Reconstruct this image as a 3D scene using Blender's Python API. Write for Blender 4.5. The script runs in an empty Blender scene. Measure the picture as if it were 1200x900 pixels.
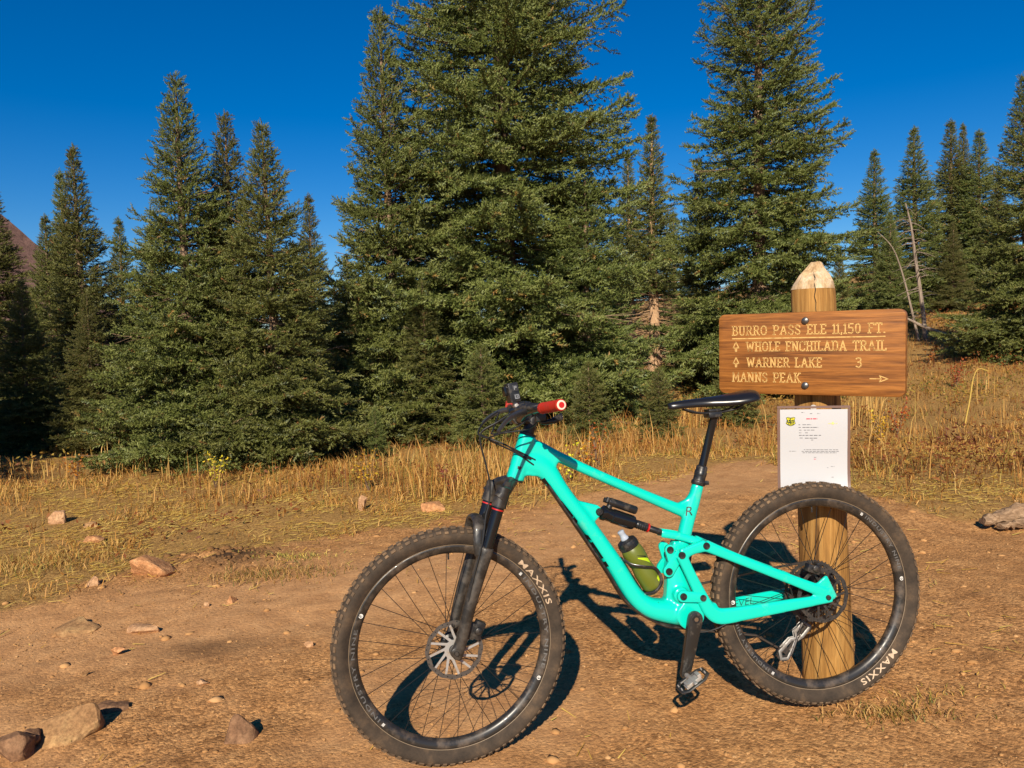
import bpy, bmesh, math, random
import numpy as np
from mathutils import Matrix, Vector
from mathutils.bvhtree import BVHTree
from math import radians as R, pi, sin, cos

# ------------------------------------------------------------------ camera, sky, sun, exposure
scene = bpy.context.scene
COL = scene.collection
CAM_H = 1.32
cam_d = bpy.data.cameras.new('camera'); cam = bpy.data.objects.new('camera', cam_d); COL.objects.link(cam)
cam_d.sensor_width = 36; cam_d.lens = 27.6; cam_d.clip_start = .05; cam_d.clip_end = 5000
cam.location = (0, 0, CAM_H)
cam.rotation_euler = (Matrix.Rotation(R(90 - 3.1), 3, 'X') @ Matrix.Rotation(R(-1.7), 3, 'Z')).to_euler()
scene.camera = cam

SUN_EL, SUN_AZ = 31.5, R(180 + 8.8)          # sun behind the camera, slightly to its left
world = bpy.data.worlds.new('World'); scene.world = world; world.use_nodes = True
wn = world.node_tree.nodes; wl = world.node_tree.links
sky = wn.new('ShaderNodeTexSky'); sky.sky_type = 'NISHITA'; sky.sun_disc = False
sky.sun_elevation = R(SUN_EL); sky.sun_rotation = SUN_AZ; sky.altitude = 3400; sky.air_density = 1.5; sky.dust_density = .55; sky.ozone_density = 6
hsv = wn.new('ShaderNodeHueSaturation'); hsv.inputs['Saturation'].default_value = 1.35; hsv.inputs['Hue'].default_value = .507
wl.new(sky.outputs[0], hsv.inputs['Color']); wl.new(hsv.outputs[0], wn['Background'].inputs[0]); wn['Background'].inputs[1].default_value = .066
sun_d = bpy.data.lights.new('sun', 'SUN'); sun_d.energy = 5.0; sun_d.angle = R(.53); sun_d.color = (1, .89, .72)
sun = bpy.data.objects.new('sun', sun_d); COL.objects.link(sun)
sdir = Vector((sin(SUN_AZ) * cos(R(SUN_EL)), cos(SUN_AZ) * cos(R(SUN_EL)), sin(R(SUN_EL))))
sun.rotation_euler = sdir.to_track_quat('Z', 'Y').to_euler(); sun.location = (0, 0, 30)
scene.view_settings.view_transform = 'Standard'; scene.view_settings.look = 'None'
scene.view_settings.exposure = 0.5; scene.view_settings.gamma = 1
scene.cycles.max_bounces = 6; scene.cycles.transparent_max_bounces = 8

# ------------------------------------------------------------------ helpers
def tag(o, label=None, cat=None, group=None, kind=None):
    for k, v in (('label', label), ('category', cat), ('group', group), ('kind', kind)):
        if v: o[k] = v
    return o
def empty(name, loc=(0, 0, 0), parent=None):
    o = bpy.data.objects.new(name, None); COL.objects.link(o); o.location = loc; o.parent = parent
    o.empty_display_size = .1
    return o
def link(name, me, parent=None):
    o = bpy.data.objects.new(name, me); COL.objects.link(o); o.parent = parent
    return o

class MB:
    def __init__(s): s.v = []; s.f = []
    def add(s, vs, fs):
        b = len(s.v); s.v.extend([tuple(map(float, p)) for p in vs]); s.f.extend([tuple(b + i for i in f) for f in fs]); return s
    def tube(s, pts, rad, n=12, ref=(0, 1, 0), cap=True, rot=0.0, sq=1.0):
        pts = np.asarray(pts, float); N = len(pts)
        rad = [(r, r) if np.isscalar(r) else r for r in (rad if hasattr(rad, '__len__') else [rad] * N)]
        tan = np.gradient(pts, axis=0); tan /= np.linalg.norm(tan, axis=1)[:, None] + 1e-12
        b = np.array(ref, float)
        vs, fs = [], []
        for i in range(N):
            b = b - tan[i] * (b @ tan[i])
            if np.linalg.norm(b) < 1e-4: b = np.cross(tan[i], (0.3, .2, .9))
            b /= np.linalg.norm(b); nn = np.cross(b, tan[i])
            for k in range(n):
                a = 2 * pi * k / n + rot
                vs.append(pts[i] + nn * rad[i][0] * math.copysign(abs(cos(a)) ** sq, cos(a)) + b * rad[i][1] * math.copysign(abs(sin(a)) ** sq, sin(a)))
        for i in range(N - 1):
            for k in range(n):
                k2 = (k + 1) % n
                fs.append((i * n + k, i * n + k2, (i + 1) * n + k2, (i + 1) * n + k))
        if cap:
            fs.append(tuple(range(n - 1, -1, -1))); fs.append(tuple((N - 1) * n + k for k in range(n)))
        return s.add(vs, fs)
    def lathe(s, prof, n=32, center=(0, 0, 0), axis=(0, 1, 0), closed=False):
        """prof: (radius, along)"""
        ax = Vector(axis).normalized(); u = ax.orthogonal().normalized(); w = ax.cross(u); c = Vector(center)
        vs, fs = [], []
        for r, h in prof:
            for k in range(n):
                a = 2 * pi * k / n
                vs.append(c + ax * h + (u * cos(a) + w * sin(a)) * r)
        m = len(prof)
        for i in range(m if closed else m - 1):
            i2 = (i + 1) % m
            for k in range(n):
                k2 = (k + 1) % n
                fs.append((i * n + k, i2 * n + k, i2 * n + k2, i * n + k2))
        if not closed:
            if prof[0][0] > 1e-6: fs.append(tuple(range(n)))
            if prof[-1][0] > 1e-6: fs.append(tuple((m - 1) * n + k for k in reversed(range(n))))
        return s.add(vs, fs)
    def prism(s, poly, y0, y1):
        """poly in (x,z), extruded along y"""
        n = len(poly)
        vs = [(x, y0, z) for x, z in poly] + [(x, y1, z) for x, z in poly]
        fs = [tuple(range(n)), tuple(range(2 * n - 1, n - 1, -1))] + [(i, i + n, (i + 1) % n + n, (i + 1) % n) for i in range(n)]
        return s.add(vs, fs)
    def box(s, c, size, M=None):
        hx, hy, hz = (q / 2 for q in size); c = Vector(c)
        vs = [Vector((x, y, z)) for x in (-hx, hx) for y in (-hy, hy) for z in (-hz, hz)]
        if M is not None: vs = [M @ p for p in vs]
        return s.add([p + c for p in vs], [(0, 1, 3, 2), (4, 6, 7, 5), (0, 4, 5, 1), (2, 3, 7, 6), (0, 2, 6, 4), (1, 5, 7, 3)])
    def ring(s, ri, ro, y0, y1, n=96, center=(0, 0)):
        cx, cz = center; vs, fs = [], []
        for k in range(n):
            a = 2 * pi * k / n
            for r, y in ((ri(a), y0), (ro(a), y0), (ro(a), y1), (ri(a), y1)):
                vs.append((cx + r * cos(a), y, cz + r * sin(a)))
        for k in range(n):
            a, b = 4 * k, 4 * ((k + 1) % n)
            for j in range(4): fs.append((a + j, a + (j + 1) % 4, b + (j + 1) % 4, b + j))
        return s.add(vs, fs)
    def capsule(s, a, b, ra, rb, y0, y1, n=10):
        """plate with round ends between two points of the xz plane"""
        a = np.array(a, float); b = np.array(b, float); d = b - a; th = math.atan2(d[1], d[0]); poly = []
        for k in range(n + 1): t = th - pi / 2 + pi * k / n; poly.append((b[0] + rb * cos(t), b[1] + rb * sin(t)))
        for k in range(n + 1): t = th + pi / 2 + pi * k / n; poly.append((a[0] + ra * cos(t), a[1] + ra * sin(t)))
        return s.prism(poly, y0, y1)
    def xf(s, M):
        s.v = [tuple(M @ Vector(p)) for p in s.v]; return s
    def mesh(s, name, mat, smooth=True, angle=38, bevel=0):
        me = bpy.data.meshes.new(name); me.from_pydata(s.v, [], s.f)
        bm = bmesh.new(); bm.from_mesh(me); bmesh.ops.recalc_face_normals(bm, faces=bm.faces)
        if bevel:
            es = [e for e in bm.edges if len(e.link_faces) == 2 and e.calc_face_angle(0) > R(35)]
            bmesh.ops.bevel(bm, geom=es, offset=bevel, segments=2, profile=.6, affect='EDGES', clamp_overlap=True)
        bm.to_mesh(me); bm.free()
        if smooth:
            me.polygons.foreach_set('use_smooth', [True] * len(me.polygons)); me.set_sharp_from_angle(angle=R(angle))
        if mat: me.materials.append(mat)
        return me
    def obj(s, name, mat, parent=None, **k): return link(name, s.mesh(name, mat, **k), parent)

def np_mesh(name, verts, faces, mat, tint=None, smooth=False, extra=None):
    """verts (N,3); faces (M,k) all of one size; tint per face or vertex"""
    me = bpy.data.meshes.new(name); verts = np.ascontiguousarray(verts, np.float32); faces = np.ascontiguousarray(faces, np.int32)
    M, k = faces.shape
    me.vertices.add(len(verts)); me.vertices.foreach_set('co', verts.ravel())
    me.loops.add(M * k); me.loops.foreach_set('vertex_index', faces.ravel())
    me.polygons.add(M); me.polygons.foreach_set('loop_start', np.arange(0, M * k, k, dtype=np.int32))
    if smooth: me.polygons.foreach_set('use_smooth', np.ones(M, bool))
    me.update(calc_edges=True)
    for nm, arr in ([('tint', tint)] if tint is not None else []) + list((extra or {}).items()):
        at = me.attributes.new(nm, 'FLOAT', 'FACE' if len(arr) == M else 'POINT'); at.data.foreach_set('value', np.ascontiguousarray(arr, np.float32))
    me.materials.append(mat)
    return me

def cat(pts, k=6):
    """Catmull-Rom through rows (any number of columns)"""
    P = np.asarray(pts, float); P = np.vstack([2 * P[0] - P[1], P, 2 * P[-1] - P[-2]]); out = []
    for i in range(1, len(P) - 2):
        for t in np.linspace(0, 1, k, endpoint=False):
            a, b, c, d = P[i - 1:i + 3]
            out.append(.5 * (2 * b + (c - a) * t + (2 * a - 5 * b + 4 * c - d) * t * t + (3 * b - a - 3 * c + d) * t ** 3))
    out.append(P[-2]); return np.array(out)

def _hash(ix, iy, seed):
    h = (ix.astype(np.int64) * 374761393 + iy.astype(np.int64) * 668265263 + seed * 1442695041) & 0xffffffff
    h = ((h ^ (h >> 13)) * 1274126177) & 0xffffffff
    return ((h ^ (h >> 16)) & 0xffff) / 65535.0
def vnoise(x, y, seed=0):
    x = np.asarray(x, float); y = np.asarray(y, float); ix = np.floor(x); iy = np.floor(y); fx = x - ix; fy = y - iy
    fx = fx * fx * (3 - 2 * fx); fy = fy * fy * (3 - 2 * fy)
    a = _hash(ix, iy, seed); b = _hash(ix + 1, iy, seed); c = _hash(ix, iy + 1, seed); d = _hash(ix + 1, iy + 1, seed)
    return (a + (b - a) * fx) * (1 - fy) + (c + (d - c) * fx) * fy
def fbm(x, y, seed=0, o=4):
    s = 0; a = .5; t = 0
    for i in range(o): s = s + a * vnoise(x * 2 ** i, y * 2 ** i, seed + i * 17); t += a; a *= .5
    return s / t
def sstep(a, b, x): t = np.clip((np.asarray(x, float) - a) / (b - a), 0, 1); return t * t * (3 - 2 * t)

# ------------------------------------------------------------------ materials
class NT:
    def __init__(s, name):
        s.m = bpy.data.materials.new(name); s.m.use_nodes = True; s.t = s.m.node_tree; s.n = s.t.nodes; s.b = s.n['Principled BSDF']
    def node(s, ty, **kw):
        n = s.n.new('ShaderNode' + ty)
        for k, v in kw.items():
            if k[0] == '_': setattr(n, k[1:], v)
        return n
    def L(s, a, b): s.t.links.new(a, b)
    def coord(s, scale=(1, 1, 1), kind='Object', rot=(0, 0, 0)):
        c = s.node('TexCoord'); m = s.node('Mapping'); m.inputs['Scale'].default_value = scale; m.inputs['Rotation'].default_value = rot
        s.L(c.outputs[kind], m.inputs[0]); return m.outputs[0]
    def noise(s, vec, scale, detail=4, rough=.55, dist=0):
        n = s.node('TexNoise'); n.inputs['Scale'].default_value = scale; n.inputs['Detail'].default_value = detail
        n.inputs['Roughness'].default_value = rough; n.inputs['Distortion'].default_value = dist
        if vec is not None: s.L(vec, n.inputs['Vector'])
        return n.outputs['Fac']
    def ramp(s, fac, stops):
        r = s.node('ValToRGB'); e = r.color_ramp.elements
        while len(e) < len(stops): e.new(.5)
        for q, (p, c) in zip(e, stops): q.position = p; q.color = (*c, 1) if len(c) == 3 else c
        s.L(fac, r.inputs[0]); return r.outputs[0]
    def mix(s, fac, a, b, mode='MIX'):
        m = s.node('MixRGB', _blend_type=mode)
        for v, i in ((fac, 0), (a, 1), (b, 2)):
            if hasattr(v, 'links'): s.L(v, m.inputs[i])
            else: m.inputs[i].default_value = v if np.isscalar(v) else (*v, 1)
        return m.outputs[0]
    def attr(s, name): a = s.node('Attribute'); a.attribute_name = name; return a.outputs['Fac']
    def math(s, op, a, b=0.0):
        m = s.node('Math', _operation=op)
        for v, i in ((a, 0), (b, 1)):
            if hasattr(v, 'links'): s.L(v, m.inputs[i])
            else: m.inputs[i].default_value = v
        return m.outputs[0]
    def bump(s, h, strength=.4, dist=.01):
        b = s.node('Bump'); b.inputs['Strength'].default_value = strength; b.inputs['Distance'].default_value = dist
        s.L(h, b.inputs['Height']); s.L(b.outputs[0], s.b.inputs['Normal'])
    def col(s, c):
        if hasattr(c, 'links'): s.L(c, s.b.inputs['Base Color'])
        else: s.b.inputs['Base Color'].default_value = (*c, 1)
        return s
    def set(s, rough=.6, metal=0, spec=.5, coat=0):
        for k, v in (('Roughness', rough), ('Metallic', metal), ('Specular IOR Level', spec), ('Coat Weight', coat)):
            if hasattr(v, 'links'): s.L(v, s.b.inputs[k])
            else: s.b.inputs[k].default_value = v
        return s

def simple(name, c, rough=.5, metal=0, spec=.5, coat=0, dirt=None, dscale=25, dlo=.5, dhi=.75, bump=0):
    t = NT(name)
    if dirt is None: t.col(c)
    else:
        f = t.noise(t.coord(), dscale, 6, .65)
        t.col(t.mix(t.ramp(f, [(dlo, (0, 0, 0)), (dhi, (1, 1, 1))]), c, dirt))
        t.L(t.ramp(f, [(dlo, (rough,) * 3), (dhi, (.85,) * 3)]), t.b.inputs['Roughness'])
        if bump: t.bump(f, bump, .002)
    t.set(rough if dirt is None else t.b.inputs['Roughness'].links[0].from_socket, metal, spec, coat)
    return t.m
DUST = (.21, .13, .075)
M_teal = simple('teal_paint', (.001, .545, .425), .26, 0, .5, .35, dirt=(.13, .40, .29), dscale=9, dlo=.60, dhi=.86)
M_black = simple('black_anodised', (.012, .012, .013), .35, 0, .5, 0, dirt=(.07, .055, .04), dscale=40)
M_gloss = simple('gloss_black', (.008, .008, .009), .16, 0, .5)
M_carbon = simple('carbon_black', (.016, .015, .014), .3, 0, .5, .2, dirt=(.10, .075, .05), dscale=30)
M_fork = simple('satin_black_fork', (.018, .016, .014), .34, 0, .5, .1, dirt=(.075, .058, .043), dscale=28, dlo=.42)
M_grey = simple('grey_metal', (.15, .145, .14), .4, .8)
M_silver = simple('silver_metal', (.42, .40, .38), .55, .55, dirt=(.30, .22, .15), dscale=60)
M_steel_dark = simple('dark_steel', (.07, .066, .062), .42, .7, dirt=(.12, .085, .06), dscale=50)
M_spoke = simple('black_spoke', (.02, .019, .018), .35, .4)
M_rotor = simple('worn_rotor', (.16, .15, .14), .4, .8, dirt=(.16, .12, .09), dscale=70)
M_red = simple('red_grip', (.36, .018, .006), .62, 0, .3, dirt=(.24, .03, .015), dscale=60)
M_redring = simple('red_ring', (.45, .012, .01), .4)
M_white = simple('white_print', (.75, .74, .70), .6)
M_cream = simple('cream_print', (.50, .37, .25), .75, dirt=(.24, .16, .10), dscale=90, dlo=.48)
M_greyprint = simple('grey_print', (.105, .10, .095), .6)
M_blackprint = simple('black_print', (.006, .007, .007), .5)
M_rim = simple('carbon_rim', (.02, .018, .016), .33, 0, .5, .15, dirt=(.13, .09, .06), dscale=22, dlo=.45, dhi=.8)
M_saddle = simple('saddle_cover', (.009, .009, .011), .28, 0, .55)
M_cable = simple('cable_black', (.012, .012, .012), .45)
M_chain = simple('chain_steel', (.12, .10, .085), .45, .8)

def tyre_mat():
    t = NT('dusty_tyre'); v = t.coord()
    f = t.noise(v, 14, 6, .7); g = t.noise(v, 160, 3, .6)
    c = t.ramp(f, [(.28, (.032, .026, .021)), (.52, (.072, .053, .038)), (.78, (.17, .112, .066))])
    t.col(t.mix(.25, c, t.ramp(g, [(.3, (.01, .01, .01)), (.7, (.2, .15, .1))]), 'OVERLAY')).set(.85, 0, .2)
    t.bump(g, .3, .002); return t.m
M_tyre = tyre_mat()
def tread_mat():
    t = NT('dusty_tread'); v = t.coord(); f = t.noise(v, 30, 5, .7)
    t.col(t.ramp(f, [(.3, (.05, .038, .028)), (.55, (.14, .092, .056)), (.8, (.28, .18, .10))])).set(.9, 0, .15); return t.m
M_tread = tread_mat()

def wood_mat(name, stops, axis_scale, scale=9, knots=True, bump=.25, rough=.7, spec=.3, streak=None, coat=0):
    t = NT(name); v = t.coord(axis_scale)
    f = t.noise(v, scale, 7, .62, .6); w = t.noise(v, scale * 5, 4, .6)
    c = t.ramp(f, stops)
    c = t.mix(.35, c, t.ramp(w, [(.3, (.15, .15, .15)), (.7, (.85, .85, .85))]), 'OVERLAY')
    if streak:
        g = t.noise(t.coord(tuple(q * .45 for q in axis_scale)), scale * 1.3, 4, .6, .3)
        c = t.mix(t.ramp(g, [(.60, (0, 0, 0)), (.68, (1, 1, 1))]), c, streak)
    t.col(c).set(rough, 0, spec, coat); t.bump(f, bump, .004); return t.m
M_board = wood_mat('stained_sign_wood', [(.25, (.06, .02, .004)), (.42, (.19, .066, .012)), (.58, (.30, .112, .021)), (.8, (.43, .185, .04))], (.9, 9, 16), 3.6, streak=(.06, .018, .004), bump=.3, rough=.5, coat=.05)
M_post = wood_mat('post_wood', [(.25, (.13, .058, .014)), (.5, (.33, .165, .042)), (.75, (.47, .27, .085))], (26, 26, 1.6), 1.6, bump=.8, rough=.85, streak=(.12, .055, .014))
M_posttop = wood_mat('weathered_end_grain', [(.25, (.26, .14, .055)), (.5, (.48, .33, .18)), (.8, (.66, .54, .40))], (9, 9, 5), 3, bump=.5, rough=.85)
M_routed = simple('routed_letter_wood', (.60, .37, .12), .8, dirt=(.26, .11, .025), dscale=34, dlo=.50, dhi=.70)
M_bark = wood_mat('spruce_bark', [(.25, (.085, .055, .035)), (.5, (.21, .135, .085)), (.75, (.36, .245, .155))], (3, 3, 1), 8, bump=.6, rough=.9)
M_barelimb = wood_mat('pale_bare_bark', [(.25, (.22, .13, .07)), (.5, (.42, .26, .145)), (.75, (.56, .39, .24))], (3, 3, 1), 8, bump=.4, rough=.9)
M_snag = wood_mat('grey_deadwood', [(.25, (.12, .09, .07)), (.5, (.25, .19, .145)), (.75, (.37, .30, .23))], (4, 4, 1), 7, bump=.5, rough=.9)
M_log = wood_mat('bleached_log', [(.25, (.07, .038, .02)), (.45, (.22, .135, .075)), (.75, (.40, .27, .165))], (2, 14, 14), 3, bump=.8, rough=.9)

def foliage_mat(name, stops, trans=.22):
    t = NT(name); a = t.attr('tint'); oi = t.node('ObjectInfo')
    c = t.ramp(a, stops)
    hs = t.node('HueSaturation'); hs.inputs['Hue'].default_value = .5
    t.L(t.math('ADD', t.math('MULTIPLY', oi.outputs['Random'], .05), .477), hs.inputs['Hue'])
    t.L(t.math('ADD', t.math('MULTIPLY', oi.outputs['Random'], .4), .78), hs.inputs['Value'])
    t.L(c, hs.inputs['Color']); t.col(hs.outputs[0]).set(.55, 0, .25)
    tr = t.node('BsdfTranslucent'); t.L(hs.outputs[0], tr.inputs[0]); ms = t.node('MixShader'); ms.inputs[0].default_value = trans
    t.L(t.b.outputs[0], ms.inputs[1]); t.L(tr.outputs[0], ms.inputs[2]); t.L(ms.outputs[0], t.n['Material Output'].inputs[0])
    return t.m
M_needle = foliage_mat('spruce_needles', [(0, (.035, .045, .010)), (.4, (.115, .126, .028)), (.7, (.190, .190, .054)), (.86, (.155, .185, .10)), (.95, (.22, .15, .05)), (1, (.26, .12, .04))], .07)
M_grass = foliage_mat('dry_grass', [(0, (.13, .05, .014)), (.3, (.36, .17, .035)), (.6, (.54, .30, .065)), (.8, (.68, .46, .14)), (.92, (.34, .28, .05)), (1, (.13, .15, .03))], .25)
M_leaf = foliage_mat('autumn_leaves', [(0, (.16, .03, .02)), (.35, (.42, .10, .02)), (.65, (.62, .30, .03)), (1, (.62, .50, .04))], .3)

M_weed = foliage_mat('autumn_weeds', [(0, (.15, .045, .018)), (.3, (.27, .10, .025)), (.55, (.36, .20, .04)), (.78, (.42, .30, .05)), (1, (.14, .15, .03))], .3)
def ground_mat():
    t = NT('trail_dirt'); v = t.coord(); gm = t.attr('grassy'); dk = t.attr('dark'); pk = t.attr('packed')
    big = t.noise(v, .9, 5, .6); mid = t.noise(v, 7, 7, .7); fine = t.noise(v, 75, 6, .75)
    def cells(sc):
        w = t.node('TexVoronoi'); w.inputs['Scale'].default_value = sc; w.inputs['Randomness'].default_value = 1; t.L(v, w.inputs['Vector']); return w
    c1, c2 = cells(75), cells(150)
    c = t.ramp(mid, [(.25, (.235, .108, .038)), (.5, (.385, .190, .070)), (.75, (.51, .278, .110))])
    c = t.mix(t.ramp(big, [(.35, (0, 0, 0)), (.7, (1, 1, 1))]), c, t.ramp(mid, [(.3, (.32, .153, .055)), (.75, (.535, .288, .118))]))
    c = t.mix(.55, c, t.ramp(fine, [(.28, (.06, .06, .06)), (.72, (.94, .94, .94))]), 'OVERLAY')
    g = t.node('RGBToBW'); t.L(c1.outputs['Color'], g.inputs[0])
    c = t.mix(t.math('MULTIPLY', t.ramp(big, [(.3, (.2, .2, .2)), (.6, (.6, .6, .6))]), 1.0), c, t.ramp(g.outputs[0], [(.2, (.18, .15, .12)), (.5, (.5, .5, .5)), (.85, (.80, .78, .72))]), 'OVERLAY')
    c = t.mix(t.math('MULTIPLY', pk, .8), c, t.ramp(mid, [(.25, (.355, .18, .080)), (.5, (.45, .244, .112)), (.75, (.535, .308, .147))]))
    lit = t.ramp(t.noise(v, 45, 6, .75), [(.3, (.11, .058, .02)), (.5, (.30, .165, .052)), (.72, (.56, .36, .12))])
    edge = t.math('ADD', gm, t.math('MULTIPLY', t.math('SUBTRACT', mid, .5), .9))
    c = t.mix(t.ramp(edge, [(.35, (0, 0, 0)), (.7, (1, 1, 1))]), c, lit)
    c = t.mix(dk, c, (.055, .032, .018))
    t.col(c).set(.95, 0, .12)
    h = t.math('ADD', t.math('MULTIPLY', mid, .5), t.math('MULTIPLY', fine, .6))
    h = t.math('SUBTRACT', h, t.math('MULTIPLY', c1.outputs['Distance'], .45)); h = t.math('SUBTRACT', h, t.math('MULTIPLY', c2.outputs['Distance'], .3))
    h = t.math('MULTIPLY', h, t.math('SUBTRACT', 1.0, t.math('MULTIPLY', pk, .65)))
    t.bump(h, .5, .017); return t.m
M_ground = ground_mat()
def rock_mat(name, stops, sc=13):
    t = NT(name); v = t.coord(); f = t.noise(v, sc, 8, .72); g = t.noise(v, sc * 5, 5, .75)
    t.col(t.mix(.55, t.ramp(f, stops), t.ramp(g, [(.3, (.08, .08, .08)), (.7, (.92, .92, .92))]), 'OVERLAY')).set(.9, 0, .2)
    t.bump(t.math('ADD', f, t.math('MULTIPLY', g, .5)), .8, .10 / sc); return t.m
M_rock_tan = rock_mat('tan_stone', [(.25, (.17, .085, .036)), (.5, (.30, .165, .072)), (.75, (.46, .29, .125))])
M_rock_orange = rock_mat('orange_stone', [(.25, (.24, .105, .045)), (.5, (.42, .20, .085)), (.75, (.55, .31, .15))])
M_rock_pale = rock_mat('pale_stone', [(.25, (.27, .14, .07)), (.5, (.40, .225, .115)), (.75, (.52, .33, .18))])
M_rock_brown = rock_mat('brown_stone', [(.25, (.10, .05, .026)), (.5, (.18, .095, .05)), (.75, (.28, .16, .085))])
M_mount = rock_mat('red_scree', [(.25, (.075, .042, .036)), (.5, (.12, .068, .056)), (.75, (.17, .10, .085))], .035)
M_pebble = None
def pebble_mat():
    t = NT('pebbles_mixed'); a = t.attr('tint')
    t.col(t.ramp(a, [(0, (.14, .07, .028)), (.35, (.36, .185, .07)), (.7, (.46, .25, .10)), (1, (.55, .34, .17))])).set(.95, 0, .15); return t.m
M_pebble = pebble_mat()
# ------------------------------------------------------------------ terrain
_bx = np.array([-30, -6, -2.7, -2.3, -1.7, -1.2, -.3, .1, .5, 1.0, 1.5, 2.0, 2.38, 2.6, 2.8, 3.1, 4, 6, 30])
_by = np.array([3.4, 3.8, 4.2, 4.85, 5.5, 5.75, 5.7, 5.9, 6.3, 6.8, 7.2, 7.35, 7.3, 5.6, 4.85, 4.6, 4.2, 3.6, 3.0])
def bound(x): return np.interp(x, _bx, _by)
def grassy(x, y):
    wob = (fbm(x * .9, y * .9, 5) - .5) * 1.3 + (fbm(x * 3.5, y * 3.5, 9) - .5) * .7
    return sstep(-.35, .55, y - bound(x) + wob)
def soft(d): return np.where(d > 30, d, np.log1p(np.exp(np.clip(d, -30, 30) * 1.2)) / 1.2)
MOUND = (-1.93, 5.02)
def zt(x, y, micro=True):
    x = np.asarray(x, float); y = np.asarray(y, float)
    q = x + .187
    z = .010 + .0563 * (q - soft(q - 1.7) + soft(-.9 - q))
    z = z + .14 * soft(x * .75 + y * .6 - 9.5) * (1 - sstep(60, 200, np.hypot(x, y)))
    z = z + .10 * (fbm(x * .35, y * .35, 3) - .5) * sstep(3.2, 6, y)
    near = np.minimum(np.hypot(x + .187, y - 2.374), np.hypot(x - 1.024, y - 2.563))
    z = z + .075 * np.exp(-((x - MOUND[0]) ** 2 / .09 + (y - MOUND[1]) ** 2 / .05)) * (.4 + fbm(x * 9, y * 9, 31))
    z = z - .02 * np.exp(-((y - 3.9 - .25 * x) / .5) ** 2)
    if micro:
        k = sstep(.08, .5, near)
        z = z + k * (.030 * (fbm(x * 2.1, y * 2.1, 11) - .5) + .016 * (fbm(x * 11, y * 11, 12, 4) - .5)) * (1 + .8 * sstep(4.5, 7, y))
    return z
def zt1(x, y): return float(zt(np.array([x]), np.array([y]))[0])
def steps(lo, a, b, hi, d, g=1.16):
    c = list(np.arange(a, b, d)); s = d; v = c[-1]
    while v < hi: s *= g; v += s; c.append(v)
    s = d; v = c[0]; pre = []
    while v > lo: s *= g; v -= s; pre.append(v)
    return np.array(pre[::-1] + c)
gx = steps(-1500, -3.2, 4.0, 1500, .029); gy = steps(-60, 1.9, 6.0, 1800, .029)
GX, GY = np.meshgrid(gx, gy); far = sstep(30, 250, np.hypot(GX, GY))
GZ = zt(GX, GY) - far * 14
nx, ny = len(gx), len(gy); ii = np.arange(nx * ny).reshape(ny, nx)
quads = np.stack([ii[:-1, :-1], ii[:-1, 1:], ii[1:, 1:], ii[1:, :-1]], -1).reshape(-1, 4)
V = np.stack([GX, GY, GZ], -1).reshape(-1, 3)
dark = np.exp(-((GX - MOUND[0]) ** 2 / .10 + (GY - MOUND[1]) ** 2 / .045)) * 1.1 * (fbm(GX * 8, GY * 8, 77) > .42)
dark = dark + .6 * np.exp(-((GX + 1.42) ** 2 / .05 + (GY - 3.52) ** 2 / .012))
_pp = np.array([(-4.5, 2.9), (-3, 3.3), (-1.2, 4.15), (-.2, 4.7), (.5, 5.4), (1.1, 6.2), (1.9, 6.95), (2.5, 7.5)]); dist = np.full(GX.shape, 99.)
for a_, b_ in zip(_pp[:-1], _pp[1:]):
    d_ = b_ - a_; t_ = np.clip(((GX - a_[0]) * d_[0] + (GY - a_[1]) * d_[1]) / (d_ @ d_), 0, 1); dist = np.minimum(dist, np.hypot(GX - a_[0] - t_ * d_[0], GY - a_[1] - t_ * d_[1]))
packed = (1 - sstep(.25, 1.0, dist + (fbm(GX * 1.4, GY * 1.4, 71) - .5) * .8)) * (.55 + .45 * fbm(GX * .8, GY * .8, 73))
packed = np.maximum(packed, .75 * sstep(.56, .72, fbm(GX * 1.1 + 7, GY * 1.1, 79)))
g_ = link('ground', np_mesh('ground', V, quads, M_ground, smooth=True, extra={'grassy': grassy(GX, GY).ravel(), 'dark': np.clip(dark, 0, 1).ravel(), 'packed': packed.ravel()}))
tag(g_, 'orange brown dirt trail and straw covered meadow', None, None, 'structure')

# distant mountain ridge
mx = np.linspace(-1300, 1300, 160); my = np.linspace(0, 1, 14); MX, MT = np.meshgrid(mx, my)
ridge = 6 + 196 * np.exp(-((mx + 700) / 185) ** 2) + 0 * np.exp(-((mx - 300) / 300) ** 2) + 90 * np.exp(-((mx + 1000) / 260) ** 2) + 18 * (fbm(mx / 60, mx * 0, 4) - .5) + 7 * (fbm(mx / 12, mx * 0, 8) - .5)
MZ = -30 + (ridge + 30) * MT + 14 * (fbm(MX / 45, MT * 6, 6) - .5) * np.sin(MT * pi)
MY = 720 + 260 * MT + 60 * (fbm(MX / 90, MT * 3, 2) - .5)
ii = np.arange(160 * 14).reshape(14, 160); mq = np.stack([ii[:-1, :-1], ii[:-1, 1:], ii[1:, 1:], ii[1:, :-1]], -1).reshape(-1, 4)
mo = link('mountain', np_mesh('mountain', np.stack([MX, MY, MZ], -1).reshape(-1, 3), mq, M_mount, smooth=True))
tag(mo, 'bare reddish scree mountain far behind the trees', None, None, 'structure')

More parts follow.
